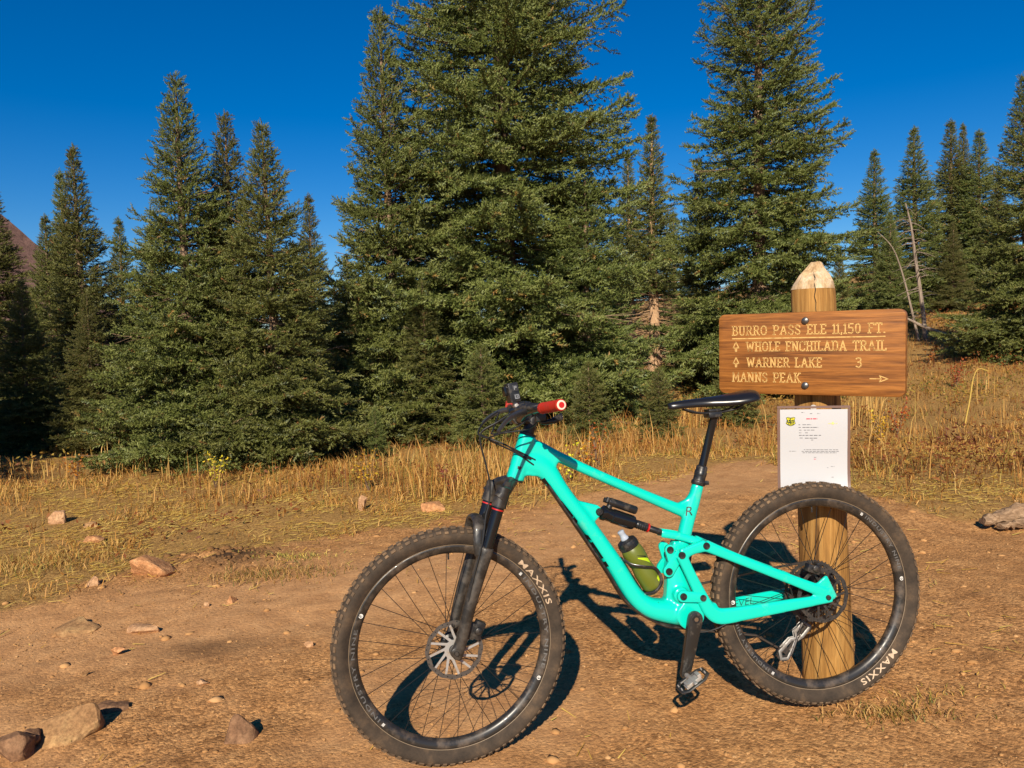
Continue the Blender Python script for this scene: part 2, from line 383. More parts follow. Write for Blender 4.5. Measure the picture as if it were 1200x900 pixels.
# ------------------------------------------------------------------ spruces
def shoot_template(rng, n=14):
    """a needle-clad shoot of unit length: overlapping pointed blades set round its axis"""
    vs = []
    for i in range(n):
        t = (i + .2) / n * .95; a = i * 2.4 + rng.uniform(-.4, .4); l = .30 * rng.uniform(.75, 1.25) * (1.1 - .45 * t); w = .132
        rad = np.array([0, cos(a), sin(a)]); sd = np.array([0, -sin(a), cos(a)]); base = np.array([t, 0, 0]); tip = base + rad * l + np.array([.22, 0, 0])
        vs += [base - np.array([w * .5, 0, 0]) + sd * .05, base + np.array([w * .5, 0, 0]) - sd * .05, tip]
    return np.array(vs)
def spruce(seed, H, Rr, zlow=.15, p=.8, whorl=.17, per=6, dead=0, gap=.12, twig=.055, maxbr=9999, topn=1.0, e_lo=-14, wood=True, bare_to=0.0, lush=1.0, size=.085):
    rng = np.random.default_rng(seed); tr = MB(); lim = MB()
    zs = np.linspace(-.05, H, 14); bend = np.cumsum(rng.normal(0, .012, 14)) * H / 8
    cx = np.interp; bx = bend - bend[0]; by = np.cumsum(rng.normal(0, .012, 14)) * H / 8; by -= by[0]
    r0 = (.014 * H + .02) * (1.35 if bare_to > .2 else 1)
    tr.tube(np.stack([bx, by, zs], -1), [r0 * (1 - z / H) ** .8 + .006 for z in np.clip(zs, 0, H)], 8, ref=(1, 0, 0))
    P, D, Ls, T = [], [], [], []
    z = zlow; k = 0
    while z < H * .995:
        u = (z - zlow) / (H - zlow); rest = H - z
        nb = max(3, int(round(per * (1 - .35 * u))))
        az0 = rng.uniform(0, 2 * pi)
        for b in range(nb):
            if rng.random() < gap * (1 - u): continue
            az = az0 + 2 * pi * b / nb + rng.normal(0, .22); zz = z + rng.uniform(-.5, .5) * whorl * .8
            if zz > H: continue
            L = Rr * max((1 - u), .0) ** p * rng.uniform(.55, 1.02) * min(1.08, .72 + .6 * float(fbm(np.array([az * 1.1 + seed]), np.array([zz * 1.6]), seed)[0])) * min(1, .75 + u * 4) + .025
            L = min(L, rest * .62 + .03)
            e0 = R(e_lo + (48 - e_lo) * u ** 1.3 + rng.normal(0, 5)); n = 6
            ts = np.linspace(0, 1, n); es = e0 + R(26) * ts ** 2 - R(10) * np.sin(ts * pi)
            seg = L / (n - 1); hz = np.concatenate([[0], np.cumsum(np.cos(es[:-1]) * seg)]); vz = np.concatenate([[0], np.cumsum(np.sin(es[:-1]) * seg)])
            aw = az + np.cumsum(rng.normal(0, .05, n))
            px = np.interp(zz, zs, bx) + hz * np.cos(aw); py = np.interp(zz, zs, by) + hz * np.sin(aw); pz = zz + vz
            path = np.stack([px, py, pz], -1)
            isbare = u < bare_to or rng.random() < dead
            if wood and L > .25:
                lim.tube(path if isbare else path[:5], np.linspace(.006 + .008 * L, .003, n if isbare else 5), 4, cap=False, ref=(0, 0, 1))
            if isbare:
                for q in range(int(L / .12)):
                    t = rng.uniform(.3, 1); c = np.array([np.interp(t, ts, path[:, j]) for j in range(3)])
                    a2 = az + rng.choice([-1, 1]) * rng.uniform(.5, 1.1); l2 = rng.uniform(.1, .3) * L
                    lim.tube([c, c + np.array([cos(a2), sin(a2), rng.uniform(-.4, .1)]) * l2], [.004, .002], 3, cap=False, ref=(0, 0, 1))
                continue
            t0 = .13 if L > .5 else .05
            nt = max(3, int(L * (1 - t0) / twig)); tt = np.linspace(t0, .99, nt) + rng.uniform(-.01, .01, nt); side = np.where(np.arange(nt) % 2 == 0, 1., -1.)
            lt = (np.minimum(.42 * L * (1.02 - tt) + .05, .46) * rng.uniform(.6, 1.2, nt)) * lush
            bp = np.stack([np.interp(tt, ts, path[:, j]) for j in range(3)], -1)
            a2 = np.interp(tt, ts, aw) + side * np.clip(rng.normal(.95, .18, nt), .4, 1.5)
            ev = np.interp(tt, ts, es) * .5 + rng.normal(-.14, .14, nt)
            td = np.stack([np.cos(a2) * np.cos(ev), np.sin(a2) * np.cos(ev), np.sin(ev)], -1)
            for i in range(nt):
                ns = max(2, int(lt[i] / (size * .5)))
                s = (np.arange(ns) + .5) / ns * lt[i]
                pos = bp[i] + td[i] * s[:, None]; pos[:, 2] -= .18 * s ** 2 / (lt[i] + .05)
                sg = np.where(np.arange(ns) % 2 == 0, .75, -.75) + rng.normal(0, .2, ns); sg[-1] = rng.normal(0, .2)
                aa = a2[i] + sg; ee = ev[i] + rng.normal(.12, .26, ns)
                dd = np.stack([np.cos(aa) * np.cos(ee), np.sin(aa) * np.cos(ee), np.sin(ee)], -1)
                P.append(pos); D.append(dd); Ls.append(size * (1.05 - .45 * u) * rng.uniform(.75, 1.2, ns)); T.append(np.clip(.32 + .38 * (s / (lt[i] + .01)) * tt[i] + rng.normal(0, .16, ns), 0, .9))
            # leader shoots along the limb
            m = max(2, int(L / .05)); t2 = np.linspace(.35, 1, m); pos = np.stack([np.interp(t2, ts, path[:, j]) for j in range(3)], -1)
            aa = np.interp(t2, ts, aw) + rng.normal(0, .35, m); ee = np.interp(t2, ts, es) + rng.normal(.15, .25, m)
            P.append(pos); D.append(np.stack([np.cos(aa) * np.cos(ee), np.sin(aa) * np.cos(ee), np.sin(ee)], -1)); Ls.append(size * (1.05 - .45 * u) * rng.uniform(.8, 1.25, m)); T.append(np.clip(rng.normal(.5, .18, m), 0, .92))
        z += whorl * (1 - .5 * u) * rng.uniform(.75, 1.2); k += 1
    # leader
    m = max(4, int(.5 / .04)); zz = np.linspace(H - .30, H + .06, m)
    P.append(np.stack([np.interp(zz, zs, bx), np.interp(zz, zs, by), zz], -1)); dd = rng.normal(0, .35, (m, 3)); dd[:, 2] = 1; D.append(dd); Ls.append(np.full(m, size * .55)); T.append(np.full(m, .55))
    P = np.concatenate(P); D = np.concatenate(D); Ls = np.concatenate(Ls); T = np.concatenate(T)
    odd = rng.random(len(T)) < .018; T[odd] = rng.uniform(.93, 1, odd.sum())
    D /= np.linalg.norm(D, axis=1)[:, None]
    B = np.cross(D, rng.normal(size=D.shape)); B /= np.linalg.norm(B, axis=1)[:, None]; C = np.cross(D, B)
    tp = shoot_template(rng); N = len(P); nv = len(tp)
    V = P[:, None] + Ls[:, None, None] * (tp[None, :, 0, None] * D[:, None] + tp[None, :, 1, None] * B[:, None] + tp[None, :, 2, None] * C[:, None])
    V = V.reshape(-1, 3); F = np.arange(N * nv).reshape(-1, 3)
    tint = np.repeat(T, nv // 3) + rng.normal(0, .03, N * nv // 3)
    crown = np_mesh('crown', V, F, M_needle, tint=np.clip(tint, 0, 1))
    base = len(tr.v); tr.add(lim.v, lim.f)
    trunk = tr.mesh('trunk', M_barelimb if bare_to > .2 else M_bark, angle=60)
    return trunk, crown, H, N
KINDS = {
 'young': spruce(11, 5.0, 1.68, .08, .92, .14, 8, .02, .05, twig=.042, lush=1.35, size=.118),
 'giant': spruce(23, 11.0, 2.85, .2, .60, .225, 9, .03, .05, twig=.058, lush=1.4, size=.148),
 'tall': spruce(31, 8.8, 2.25, .4, .60, .22, 8, .05, .12, twig=.055, e_lo=-18, lush=1.45, size=.145),
 'spire': spruce(47, 6.2, 1.38, .12, .92, .17, 9, .03, .06, twig=.056, lush=1.4, size=.135),
 'thin': spruce(59, 6.2, 1.1, .35, .85, .14, 9, .03, .08, twig=.055, bare_to=.30, lush=1.35, size=.125),
 'bushy': spruce(67, 2.6, 1.2, .04, .72, .14, 8, .0, .05, twig=.044, lush=1.3, size=.115),
}
print('shoots', {k: v[3] for k, v in KINDS.items()})
HZ = lambda u: 400 - (u - 600) * .0297
def tree(kind, px, D, ytop, label, wide=1.0, rot=0, group='spruces around the clearing', name='spruce_tree', lean=0):
    tk, cr, H0, _ = KINDS[kind]
    x = (px - 600) / 920 * D; zb = zt1(x, D) - .03
    top = CAM_H + (HZ(px) - ytop) / 920 * D; s = (top - zb) / H0
    o = empty(name, (x, D, zb)); o.rotation_euler = (0, R(lean), R(rot)); o.scale = (s * wide, s * wide, s)
    tag(o, label, 'tree', group)
    link('trunk', tk, o); link('crown', cr, o)
    return o
TREES = [
 # the clump on the left
 ('young', 222, 9.5, 100, 'tallest spruce of the three-topped clump, with leafy boughs to the ground', .95, 20),
 ('young', 277, 10.0, 140, 'middle spruce of the three-topped clump, bare stem showing near its tip', .85, 140),
 ('young', 324, 9.3, 152, 'shortest spruce of the three-topped clump, beside a dark gap', 1.0, 250),
 ('spire', 4, 15.5, 212, 'spruce at the left edge hiding the reddish mountain summit', 1.3, 0),
 ('spire', 68, 15, 256, 'low spruce right of the reddish mountain slope', 1.0, 70),
 ('spire', 103, 14.2, 178, 'slender spruce with a pale bare trunk above the left clump', 1.0, 130),
 ('spire', 82, 16.2, 205, 'thin spruce tip just left of the pale trunked spruce', .8, 200),
 ('spire', 148, 17, 258, 'small spruce tip between the pale trunked spruce and the clump', 1.0, 300),
 ('young', 30, 11.2, 330, 'dark shaded spruce filling the lower left edge', 1.0, 80),
 ('young', 108, 10.9, 345, 'dark shaded spruce left of the three-topped clump', 1.0, 190),
 ('spire', 374, 15.5, 232, 'dark narrow spruce in the gap left of the giant spruce', .95, 30),
 # the giant in the middle and its neighbours
 ('young', 462, 11.4, 28, 'slim pointed spruce leaning on the left side of the giant spruce', .85, 320),
 ('giant', 600, 12.2, -330, 'giant spruce behind the handlebar, its top beyond the picture', 1.0, 15),
 ('young', 690, 11.6, 190, 'spruce skirt on the right flank of the giant spruce', 1.0, 110),
 ('young', 500, 10.6, 330, 'low spruce at the foot of the giant spruce, left of the handlebar', 1.15, 210),
 ('bushy', 438, 9.4, 478, 'small bushy spruce sapling standing in the dry grass', .75, 0),
 ('thin', 767, 16.5, 143, 'thin spruce with a bare orange trunk above the saddle', 1.05, 0),
 ('thin', 742, 18.2, 184, 'second bare stemmed spruce just left of the orange trunk', .95, 100),
 ('bushy', 772, 9.7, 432, 'bushy low spruce behind the saddle', .95, 45),
 ('bushy', 565, 9.9, 405, 'low spruce skirt behind the fork', 1.0, 150),
 ('bushy', 690, 9.6, 425, 'low spruce right of the red grip', 1.0, 260),
 ('tall', 890, 13.4, -105, 'tall layered spruce rising behind the wooden sign', 1.0, 60),
 ('young', 825, 14.4, 190, 'spruce between the orange trunk and the tall layered spruce', .62, 170),
 ('bushy', 862, 10.4, 405, 'low spruce left of the sign post', 1.0, 100),
 ('bushy', 962, 12.4, 345, 'low spruce directly behind the sign board', .95, 220),
 ('young', 985, 15.2, 290, 'yellowish spruce right of the sign post top', .75, 290),
 # right group on the slope
 ('spire', 1030, 22, 180, 'leftmost slender spruce of the group on the slope', 1.2, 10),
 ('spire', 1073, 22, 155, 'spruce above the dead snag on the slope', 1.2, 90),
 ('spire', 1112, 24, 147, 'tallest twin spruce in the middle of the slope group', 1.15, 150),
 ('spire', 1128, 25, 150, 'twin tip just right of the tallest slope spruce', .8, 240),
 ('spire', 1150, 23, 157, 'spruce between the twin tips and the right edge', 1.2, 310),
 ('young', 1044, 19, 250, 'blue green rounded spruce left of the dead snag', .85, 30),
 ('young', 1118, 21, 262, 'broad sunlit spruce right of the dead snag', .95, 120),
 ('young', 1203, 13.2, 96, 'big spruce cut by the right edge with drooping lower boughs', .95, 200),
 ('young', 1170, 22.5, 215, 'shaded spruce behind the big right edge spruce', 1.0, 260),
]
for a in TREES: tree(*a)
FILL = [(-30, 20, 330, 'the left edge'), (50, 21, 345, 'the low spruce'), (185, 19, 270, 'the three-topped clump at its left'), (255, 20, 250, 'the tallest clump spruce'), (350, 19.5, 285, 'the dark gap'),
        (415, 20, 300, 'the slim pointed spruce'), (530, 21, 200, 'the giant spruce at its left'), (660, 20, 210, 'the giant spruce at its right'), (722, 21, 260, 'the bare stemmed pair at its left'), (795, 21, 250, 'the bare stemmed pair at its right'),
        (930, 20, 240, 'the tall layered spruce'), (1000, 23, 330, 'the sign and the slope group')]
for i, (px, D, yt, w) in enumerate(FILL):
    tree('spire', px, D, yt, 'dark spruce of the back row glimpsed behind ' + w, 1.35, i * 77 % 360, 'back row of dark spruces')
# a spruce outside the frame on the sunny side whose shade lies on the lower left trees
tree('young', -440, 7.1, -230, 'spruce beyond the left edge shading the lower left trees', 1.25, 40)
tree('young', -355, 8.3, -60, 'second spruce beyond the left edge, farther back', 1.0, 140)

# dead snag
def snag():
    D = 16.5; x = (1086 - 600) / 920 * D; zb = zt1(x, D)
    o = tag(empty('dead_snag', (x, D, zb - .05)), 'grey dead snag leaning among the slope spruces', 'dead tree'); rng = np.random.default_rng(5)
    m = MB(); top = np.array([-.42, 0, 2.9]); pts = cat([(0, 0, 0), (-.08, 0, .8), (-.2, .02, 1.7), (-.30, 0, 2.4), top], 4)
    m.tube(pts, np.linspace(.05, .012, len(pts)), 7, ref=(1, 0, 0)); m.obj('trunk', M_snag, o)
    m = MB(); pts = cat([(-.12, .05, 0), (-.30, .05, .8), (-.48, .05, 1.5), (-.70, 0, 2.0), (-1.02, 0, 2.35)], 4)
    m.tube(pts, np.linspace(.028, .006, len(pts)), 6, ref=(1, 0, 0)); m.obj('stem', M_snag, o)
    m = MB()
    for i in range(60):
        z = rng.uniform(.5, 2.8); b = np.array([np.interp(z, [0, .8, 1.7, 2.4, 2.9], [0, -.08, -.2, -.3, -.42]), 0, z]); a = rng.uniform(0, 2 * pi); l = rng.uniform(.15, .5)
        e = b + np.array([cos(a) * l, sin(a) * l, rng.uniform(-.2, .05)]); m.tube([b, (b + e) / 2 + [0, 0, .04], e], [.009, .006, .003], 4, cap=False, ref=(0, 0, 1))
    m.obj('branches', M_snag, o)
    m = MB(); m.tube([(.35, -.6, .04), (-.3, -.4, .35), (-.9, -.2, .72)], [.04, .03, .012], 7, ref=(0, 0, 1)); m.obj('fallen_limb', M_snag, o)
snag()

# ------------------------------------------------------------------ grass, litter, pebbles
def blades(rng, x, y, h, w, lean, tint, flat=0):
    n = len(x); az = rng.uniform(0, 2 * pi, n); z = zt(x, y) - .01
    la = rng.uniform(0, 2 * pi, n); lx = np.cos(la) * lean * h; ly = np.sin(la) * lean * h
    sx = np.cos(az) * w / 2; sy = np.sin(az) * w / 2; zero = np.zeros(n)
    b = np.stack([x, y, z], -1); s = np.stack([sx, sy, zero], -1)
    mid = b + np.stack([lx * .3, ly * .3, h * .55], -1); tip = b + np.stack([lx, ly, h * np.sqrt(np.clip(1 - lean ** 2 * .6, .05, 1))], -1)
    V = np.stack([b - s, b + s, mid + s * .8, mid - s * .8, tip], 1).reshape(-1, 3)
    i = np.arange(n)[:, None] * 5
    F = np.concatenate([i + [0, 1, 2], i + [0, 2, 3], i + [3, 2, 4]], 1).reshape(-1, 3)
    return V, F, np.repeat(tint, 3)
def scatter(rng, n, x0, x1, y0, y1, prob, power=1.0):
    x = rng.uniform(x0, x1, n); y = y0 + (y1 - y0) * rng.random(n) ** power
    keep = rng.random(n) < prob(x, y); keep &= np.abs(x) < y * .70 + .8
    return x[keep], y[keep]
def join(parts):
    V, F, T = [], [], []; b = 0
    for v, f, t in parts: V.append(v); F.append(f + b); T.append(t); b += len(v)
    return np.concatenate(V), np.concatenate(F), np.concatenate(T)
rng = np.random.default_rng(77)
def standing(x, y):   # how far behind the edge of the dirt, tall grass grows
    off = np.interp(x, [-6, -3, -1.5, 0, .8, 2.2, 2.5, 3.2, 6], [2.9, 2.35, 1.1, .3, .25, .35, .5, .8, 1.0])
    return sstep(0, .9, y - bound(x) - off + (fbm(x * 1.2, y * 1.2, 21) - .5) * .9) * (.06 + 1.5 * sstep(.34, .72, fbm(x * 2.1, y * 2.1, 22)))
parts = []
# tall dry stems of the meadow
x, y = scatter(rng, 225000, -11, 18, 4.5, 23, standing, 1.5)
clump = fbm(x * 2.3, y * 2.3, 41); hh = (.10 + .34 * rng.random(len(x)) ** 1.7) * (.45 + 1.0 * clump) * np.interp(y - bound(x), [0, 1.2, 3, 5], [.55, 1, .8, .5]) * np.interp(x, [-6, -2, -.9, .4, 2.4], [.75, .75, 1.1, 1.15, .95])
right = sstep(2.2, 3.5, x); hh = hh * (1 - .25 * right)
tn = np.clip(.55 + .6 * (fbm(x * .8, y * .8, 43) - .5) + rng.normal(0, .24, len(x)) - .12 * right, 0, .84)
rust = sstep(.47, .62, fbm(x * .9 + 3, y * .9, 45)); tn = tn - .5 * rust * (rng.random(len(x)) < .85); tn = np.clip(tn, 0, .84)
gr = rng.random(len(x)) < .05 + .25 * sstep(.55, .7, fbm(x * 1.3, y * 1.3 + 9, 46)); tn[gr] = rng.uniform(.88, 1, gr.sum())
parts.append(blades(rng, x, y, hh, .004 + .0006 * y * rng.random(len(x)), np.clip(rng.normal(.38, .26, len(x)), 0, .98), tn))
print('stems', len(x))
# scattered tall pale stalks
x, y = scatter(rng, 6000, -8, 10, 5.2, 11, lambda x, y: standing(x, y) * sstep(.45, .7, fbm(x * 1.3, y * 1.3, 33)), 1.1)
parts.append(blades(rng, x, y, rng.uniform(.28, .58, len(x)) * np.interp(x, [-5, -1, 0, 3], [.5, .75, 1, .9]), .004 + .0007 * y, np.clip(rng.normal(.22, .18, len(x)), 0, .8), rng.uniform(.62, .84, len(x))))
# short and bent grass between stems and dirt
x, y = scatter(rng, 90000, -8, 9, 3.6, 9.5, lambda x, y: grassy(x, y) * 1.1 * sstep(.42, .75, fbm(x * 2.5, y * 2.5, 51)))
parts.append(blades(rng, x, y, .03 + .09 * rng.random(len(x)) ** 2, .0045 + .0005 * y, rng.uniform(.3, .98, len(x)), np.clip(rng.normal(.55, .2, len(x)), 0, 1)))
print('short', len(x))
V, F, T = join(parts)
tag(link('dry_grass', np_mesh('dry_grass', V, F, M_grass, tint=T)), 'tall dry golden grass of the meadow edge', 'grass', None, 'stuff')
# straw lying on the ground
def litter_p(x, y): return np.clip(grassy(x, y) * (.12 + .9 * sstep(.36, .68, fbm(x * 2.4, y * 2.4, 64))) + .08 * sstep(.45, .75, fbm(x * 1.6, y * 1.6, 61)), 0, 1)
x, y = scatter(rng, 110000, -5.5, 7, 2.1, 8.5, litter_p, 1.1); n = len(x)
a = rng.uniform(0, 2 * pi, n); l = rng.uniform(.015, .085, n); w = rng.uniform(.0007, .0017, n) + .0002 * y; z = zt(x, y)
dx, dy = np.cos(a) * l, np.sin(a) * l; z2 = zt(x + dx, y + dy)
A = np.stack([x, y, z + .004 + .01 * rng.random(n)], -1); Bp = np.stack([x + dx, y + dy, z2 + .006 + .015 * rng.random(n)], -1); S = np.stack([-np.sin(a) * w, np.cos(a) * w, .4 * w], -1)
V = np.stack([A - S, A + S, Bp + S * .5, Bp - S * .5], 1).reshape(-1, 3)
tag(link('straw_litter', np_mesh('straw_litter', V, np.arange(n * 4).reshape(-1, 4), M_grass, tint=np.clip(rng.normal(.64, .18, n), 0, .86))), 'loose dry straw lying flat on the dirt', 'straw', None, 'stuff')
# green tufts on the trail
def tuft(name, cx, cy, rx, ry, n, hmax, tmean, label, seed):
    r = np.random.default_rng(seed); x = cx + r.normal(0, rx, n); y = cy + r.normal(0, ry, n)
    V, F, T = blades(r, x, y, hmax * (.35 + .65 * r.random(n)), .004 + 0 * x, r.uniform(.5, .98, n), np.clip(r.normal(tmean, .13, n), 0, 1))
    tag(link(name, np_mesh(name, V, F, M_grass, tint=T)), label, 'grass', 'low grass tufts on the dirt', 'stuff')
tuft('grass_tuft', -1.47, 4.62, .22, .09, 900, .07, .88, 'low pale green grass tuft right of the dark soil patch', 1)
tuft('grass_tuft', -1.42, 5.0, .14, .05, 300, .05, .92, 'thin green grass strip behind the pale tuft', 2)
tuft('grass_tuft', 1.20, 2.50, .11, .035, 420, .055, .86, 'trampled yellow green grass by the rear wheel', 3)
tuft('grass_tuft', 1.38, 2.62, .12, .03, 160, .04, .80, 'sparse straw tuft right of the rear wheel', 4)
tuft('grass_tuft', -3.15, 5.0, .22, .16, 700, .13, .80, 'yellow grass tuft at the left edge', 5)
# autumn leaved plants along the grass edge
def herb(cx, cy, h, n, tmean, label, seed, spread=.16):
    r = np.random.default_rng(seed); o = tag(empty('autumn_plant', (cx, cy, zt1(cx, cy))), label, 'plant', 'autumn plants along the grass edge')
    m = MB(); V, T = [], []
    for s in range(7):
        a = r.uniform(0, 2 * pi); top = np.array([cos(a) * spread * r.uniform(.3, 1), sin(a) * spread * r.uniform(.3, 1), h * r.uniform(.6, 1)]); m.tube([(0, 0, -.02), top * [.4, .4, .55], top], [.003, .0025, .0015], 4, cap=False, ref=(1, 0, 0))
        for k in range(n // 7):
            t = r.uniform(.25, 1.05); c = top * [t ** 1.3, t ** 1.3, t] + r.normal(0, .02, 3); d = r.normal(size=3); d[2] *= .5; d /= np.linalg.norm(d); q = np.cross(d, r.normal(size=3)); q /= np.linalg.norm(q)
            l = r.uniform(.018, .042); V += [c, c + d * l * .5 + q * l * .28, c + d * l, c + d * l * .5 - q * l * .28]; T.append(np.clip(r.normal(tmean, .12), 0, 1))
    m.obj('stem', M_bark, o); V = np.array(V); link('leaves', np_mesh('leaves', V, np.arange(len(V)).reshape(-1, 4), M_leaf, tint=np.array(T)), o)['kind'] = 'stuff'
def gp(u, v, z=0.0):   # the ground under a spot of the view, for laying out the plants and stones
    d = cam.rotation_euler.to_matrix() @ Vector(((u - 600) / 920, -(v - 450) / 920, -1)); t = (z - CAM_H) / d.z
    return d.x * t, d.y * t
for i, (u, v, h, n, tm, lab) in enumerate([
    (432, 572, .40, 150, .92, 'yellow leaved plant right of the pale upright stone'), (252, 566, .38, 150, .97, 'lemon yellow plant below the three-topped clump'), (527, 576, .30, 170, .02, 'dark red plant in the grass left of the fork'),
    (683, 560, .42, 160, .62, 'orange plant behind the head of the bike'), (668, 566, .36, 90, .98, 'bright yellow sprig behind the top tube'), (1030, 530, .42, 220, .8, 'golden plant right of the paper notice'),
    (1052, 520, .40, 170, .5, 'rusty plant under the right end of the sign'), (700, 555, .5, 120, .3, 'russet plant left of the saddle'), (1090, 470, .38, 240, .22, 'red brown shrub below the dead snag'), (1120, 485, .4, 200, .3, 'russet shrub on the open slope'),
    (90, 560, .3, 140, .35, 'rust coloured plant in the grass under the shaded trees')]):
    x, y = gp(u, v, .05 if u > 900 else 0); herb(x, y, h, n, tm, lab, 200 + i)
# low weeds woven through the grass
def wp(x, y): return sstep(.0, 1.2, y - bound(x) - .3) * sstep(.42, .66, fbm(x * 1.5, y * 1.5, 91)) * (.45 + .9 * sstep(2, 4, x))
x, y = scatter(rng, 130000, -9, 18, 4.6, 23, wp, 1.4); n = len(x); hgt = rng.random(n) ** 1.5 * (.05 + .30 * fbm(x * 3, y * 3, 93)) * np.interp(x, [-3, 0, 2, 4], [.7, .9, 1, 1.1])
c = np.stack([x, y, zt(x, y) + hgt], -1); d = rng.normal(size=(n, 3)); d[:, 2] = d[:, 2] * .5 + .3; d /= np.linalg.norm(d, axis=1)[:, None]; q = np.cross(d, rng.normal(size=(n, 3))); q /= np.linalg.norm(q, axis=1)[:, None]; l = (rng.uniform(.02, .05, n) + .0015 * y)[:, None]
V = np.stack([c, c + d * l * .5 + q * l * .2, c + d * l, c + d * l * .5 - q * l * .2], 1).reshape(-1, 3); col = np.clip(fbm(x * .7, y * .7, 95) * 1.7 - .45 + rng.normal(0, .12, n), 0, 1)
tag(link('low_weeds', np_mesh('low_weeds', V, np.arange(n * 4).reshape(-1, 4), M_weed, tint=col)), 'low rusty and yellow weeds growing through the grass', 'weeds', None, 'stuff'); print('weeds', n)
# pebbles and crumbs of soil
def pebbles(name, n, x0, x1, y0, y1, smin, smax, label, seed, pw=2.2, prob=None, kindt=None):
    r = np.random.default_rng(seed); x, y = scatter(r, n, x0, x1, y0, y1, prob or (lambda x, y: 1 - .75 * grassy(x, y)), 1.35); n = len(x)
    ico = np.array([(0, 0, 1), (.894, 0, .447), (.276, .851, .447), (-.724, .526, .447), (-.724, -.526, .447), (.276, -.851, .447), (.724, .526, -.447), (-.276, .851, -.447), (-.894, 0, -.447), (-.276, -.851, -.447), (.724, -.526, -.447), (0, 0, -1)])
    f = np.array([(0, 1, 2), (0, 2, 3), (0, 3, 4), (0, 4, 5), (0, 5, 1), (1, 6, 2), (2, 7, 3), (3, 8, 4), (4, 9, 5), (5, 10, 1), (1, 10, 6), (2, 6, 7), (3, 7, 8), (4, 8, 9), (5, 9, 10)])
    if smax < .012: f = np.array([(0, 1, 2), (0, 2, 3), (0, 3, 4), (0, 4, 5), (0, 5, 1), (1, 6, 2), (3, 8, 4), (5, 10, 1)])
    s = smin + (smax - smin) * r.random(n) ** pw; sc = r.uniform(.6, 1.3, (n, 3)) * [1, 1, .5]; a = r.uniform(0, 2 * pi, n)
    V = ico[None] * r.uniform(.72, 1.25, (n, 12, 1)) * sc[:, None] * s[:, None, None]
    ca, sa = np.cos(a)[:, None], np.sin(a)[:, None]; vx = V[..., 0] * ca - V[..., 1] * sa; vy = V[..., 0] * sa + V[..., 1] * ca
    V = np.stack([vx + x[:, None], vy + y[:, None], V[..., 2] + (zt(x, y) + s * .12)[:, None]], -1).reshape(-1, 3)
    F = (f[None] + np.arange(n)[:, None, None] * 12).reshape(-1, 3); t = np.clip(r.normal(.45, .18, n), 0, .85); t[r.random(n) < .02] = .8
    if kindt is not None: t = t * 0 + r.uniform(0, kindt, n)
    tag(link(name, np_mesh(name, V, F, M_pebble, tint=np.repeat(t, len(f)))), label, 'gravel', None, 'stuff'); print(name, n)
pebbles('soil_crumbs', 28000, -3.2, 3.6, 1.9, 5.6, .0022, .0085, 'fine crumbs of dry soil over the trail', 3, 2.4, lambda x, y: (1 - .7 * grassy(x, y)) * (.25 + sstep(.35, .65, fbm(x * 1.9, y * 1.9, 88))))
pebbles('pebbles', 480, -3.4, 3.8, 2.0, 6.2, .008, .026, 'small scattered stones on the trail', 4, 2.6)
pebbles('soil_clods', 700, -2.5, -1.4, 4.7, 5.3, .006, .028, 'dark clods of dug soil beside the orange rock', 8, 1.6, lambda x, y: np.exp(-((x - MOUND[0]) ** 2 / .09 + (y - MOUND[1]) ** 2 / .04)), .1)

# rocks
def rock(u, v, size, mat, label, seed, rot=0, tilt=0, sink=.25, cuts=2, rough=.05, pts=18, name='rock', zadd=0, shape=None):
    """size: width, depth, height in metres"""
    r = random.Random(seed); bm = bmesh.new()
    for q in shape or (): bm.verts.new(q)
    for i in range(0 if shape else pts):
        d = Vector((r.gauss(0, 1), r.gauss(0, 1), r.gauss(0, 1))).normalized(); m = max(abs(d.x), abs(d.y), abs(d.z)); d = d.lerp(d / m, .62)
        bm.verts.new((d.x * size[0] / 2, d.y * size[1] / 2, d.z * size[2] / 2))
    res = bmesh.ops.convex_hull(bm, input=bm.verts); bmesh.ops.delete(bm, geom=[g for g in res['geom_interior'] if isinstance(g, bmesh.types.BMVert)], context='VERTS')
    bmesh.ops.bevel(bm, geom=bm.edges[:], offset=min(size) * .05, segments=1, affect='EDGES', clamp_overlap=True)
    bmesh.ops.triangulate(bm, faces=bm.faces[:]); bmesh.ops.subdivide_edges(bm, edges=bm.edges[:], cuts=cuts, use_grid_fill=True)
    from mathutils import noise
    for vtx in bm.verts:
        p = vtx.co * (1 / max(size)) * 3.2; vtx.co += vtx.normal * (noise.fractal(p + Vector((seed, 0, 0)), 1, 2, 5) * rough * max(size))
    me = bpy.data.meshes.new(name); bm.to_mesh(me); bm.free(); me.materials.append(mat)
    me.polygons.foreach_set('use_smooth', [True] * len(me.polygons)); me.set_sharp_from_angle(angle=R(24))
    x, y = gp(u, v, .08 if u > 900 else 0); y += size[1] * .25
    o = link(name, me); o.location = (x, y, zt1(x, y) + size[2] * (.5 - sink) + zadd); o.rotation_euler = (R(tilt), R(rot * .3), R(rot))
    tag(o, label, 'rock', 'stones lying beside the trail'); return o
rock(61, 866, (.27, .15, .155), M_rock_tan, 'large tan slab of rock in the lower left corner', 3, 0, 0, .5, rough=.03, shape=[(-.13, -.05, -.04), (-.115, .02, .035), (-.02, .05, .075), (.08, .075, .10), (.105, .07, .095), (.13, .035, .045), (.125, .03, .02), (.06, -.06, -.01), (-.05, -.075, -.04), (.12, .12, -.03), (-.1, .1, -.03), (.02, -.05, .018)])
rock(10, 882, (.13, .10, .10), M_rock_brown, 'brown slab of rock cut by the left edge', 8, -10, -20, .25)
rock(31, 870, (.07, .06, .075), M_rock_brown, 'small dark stone wedged against the large tan slab', 14, 30, 0, .25)
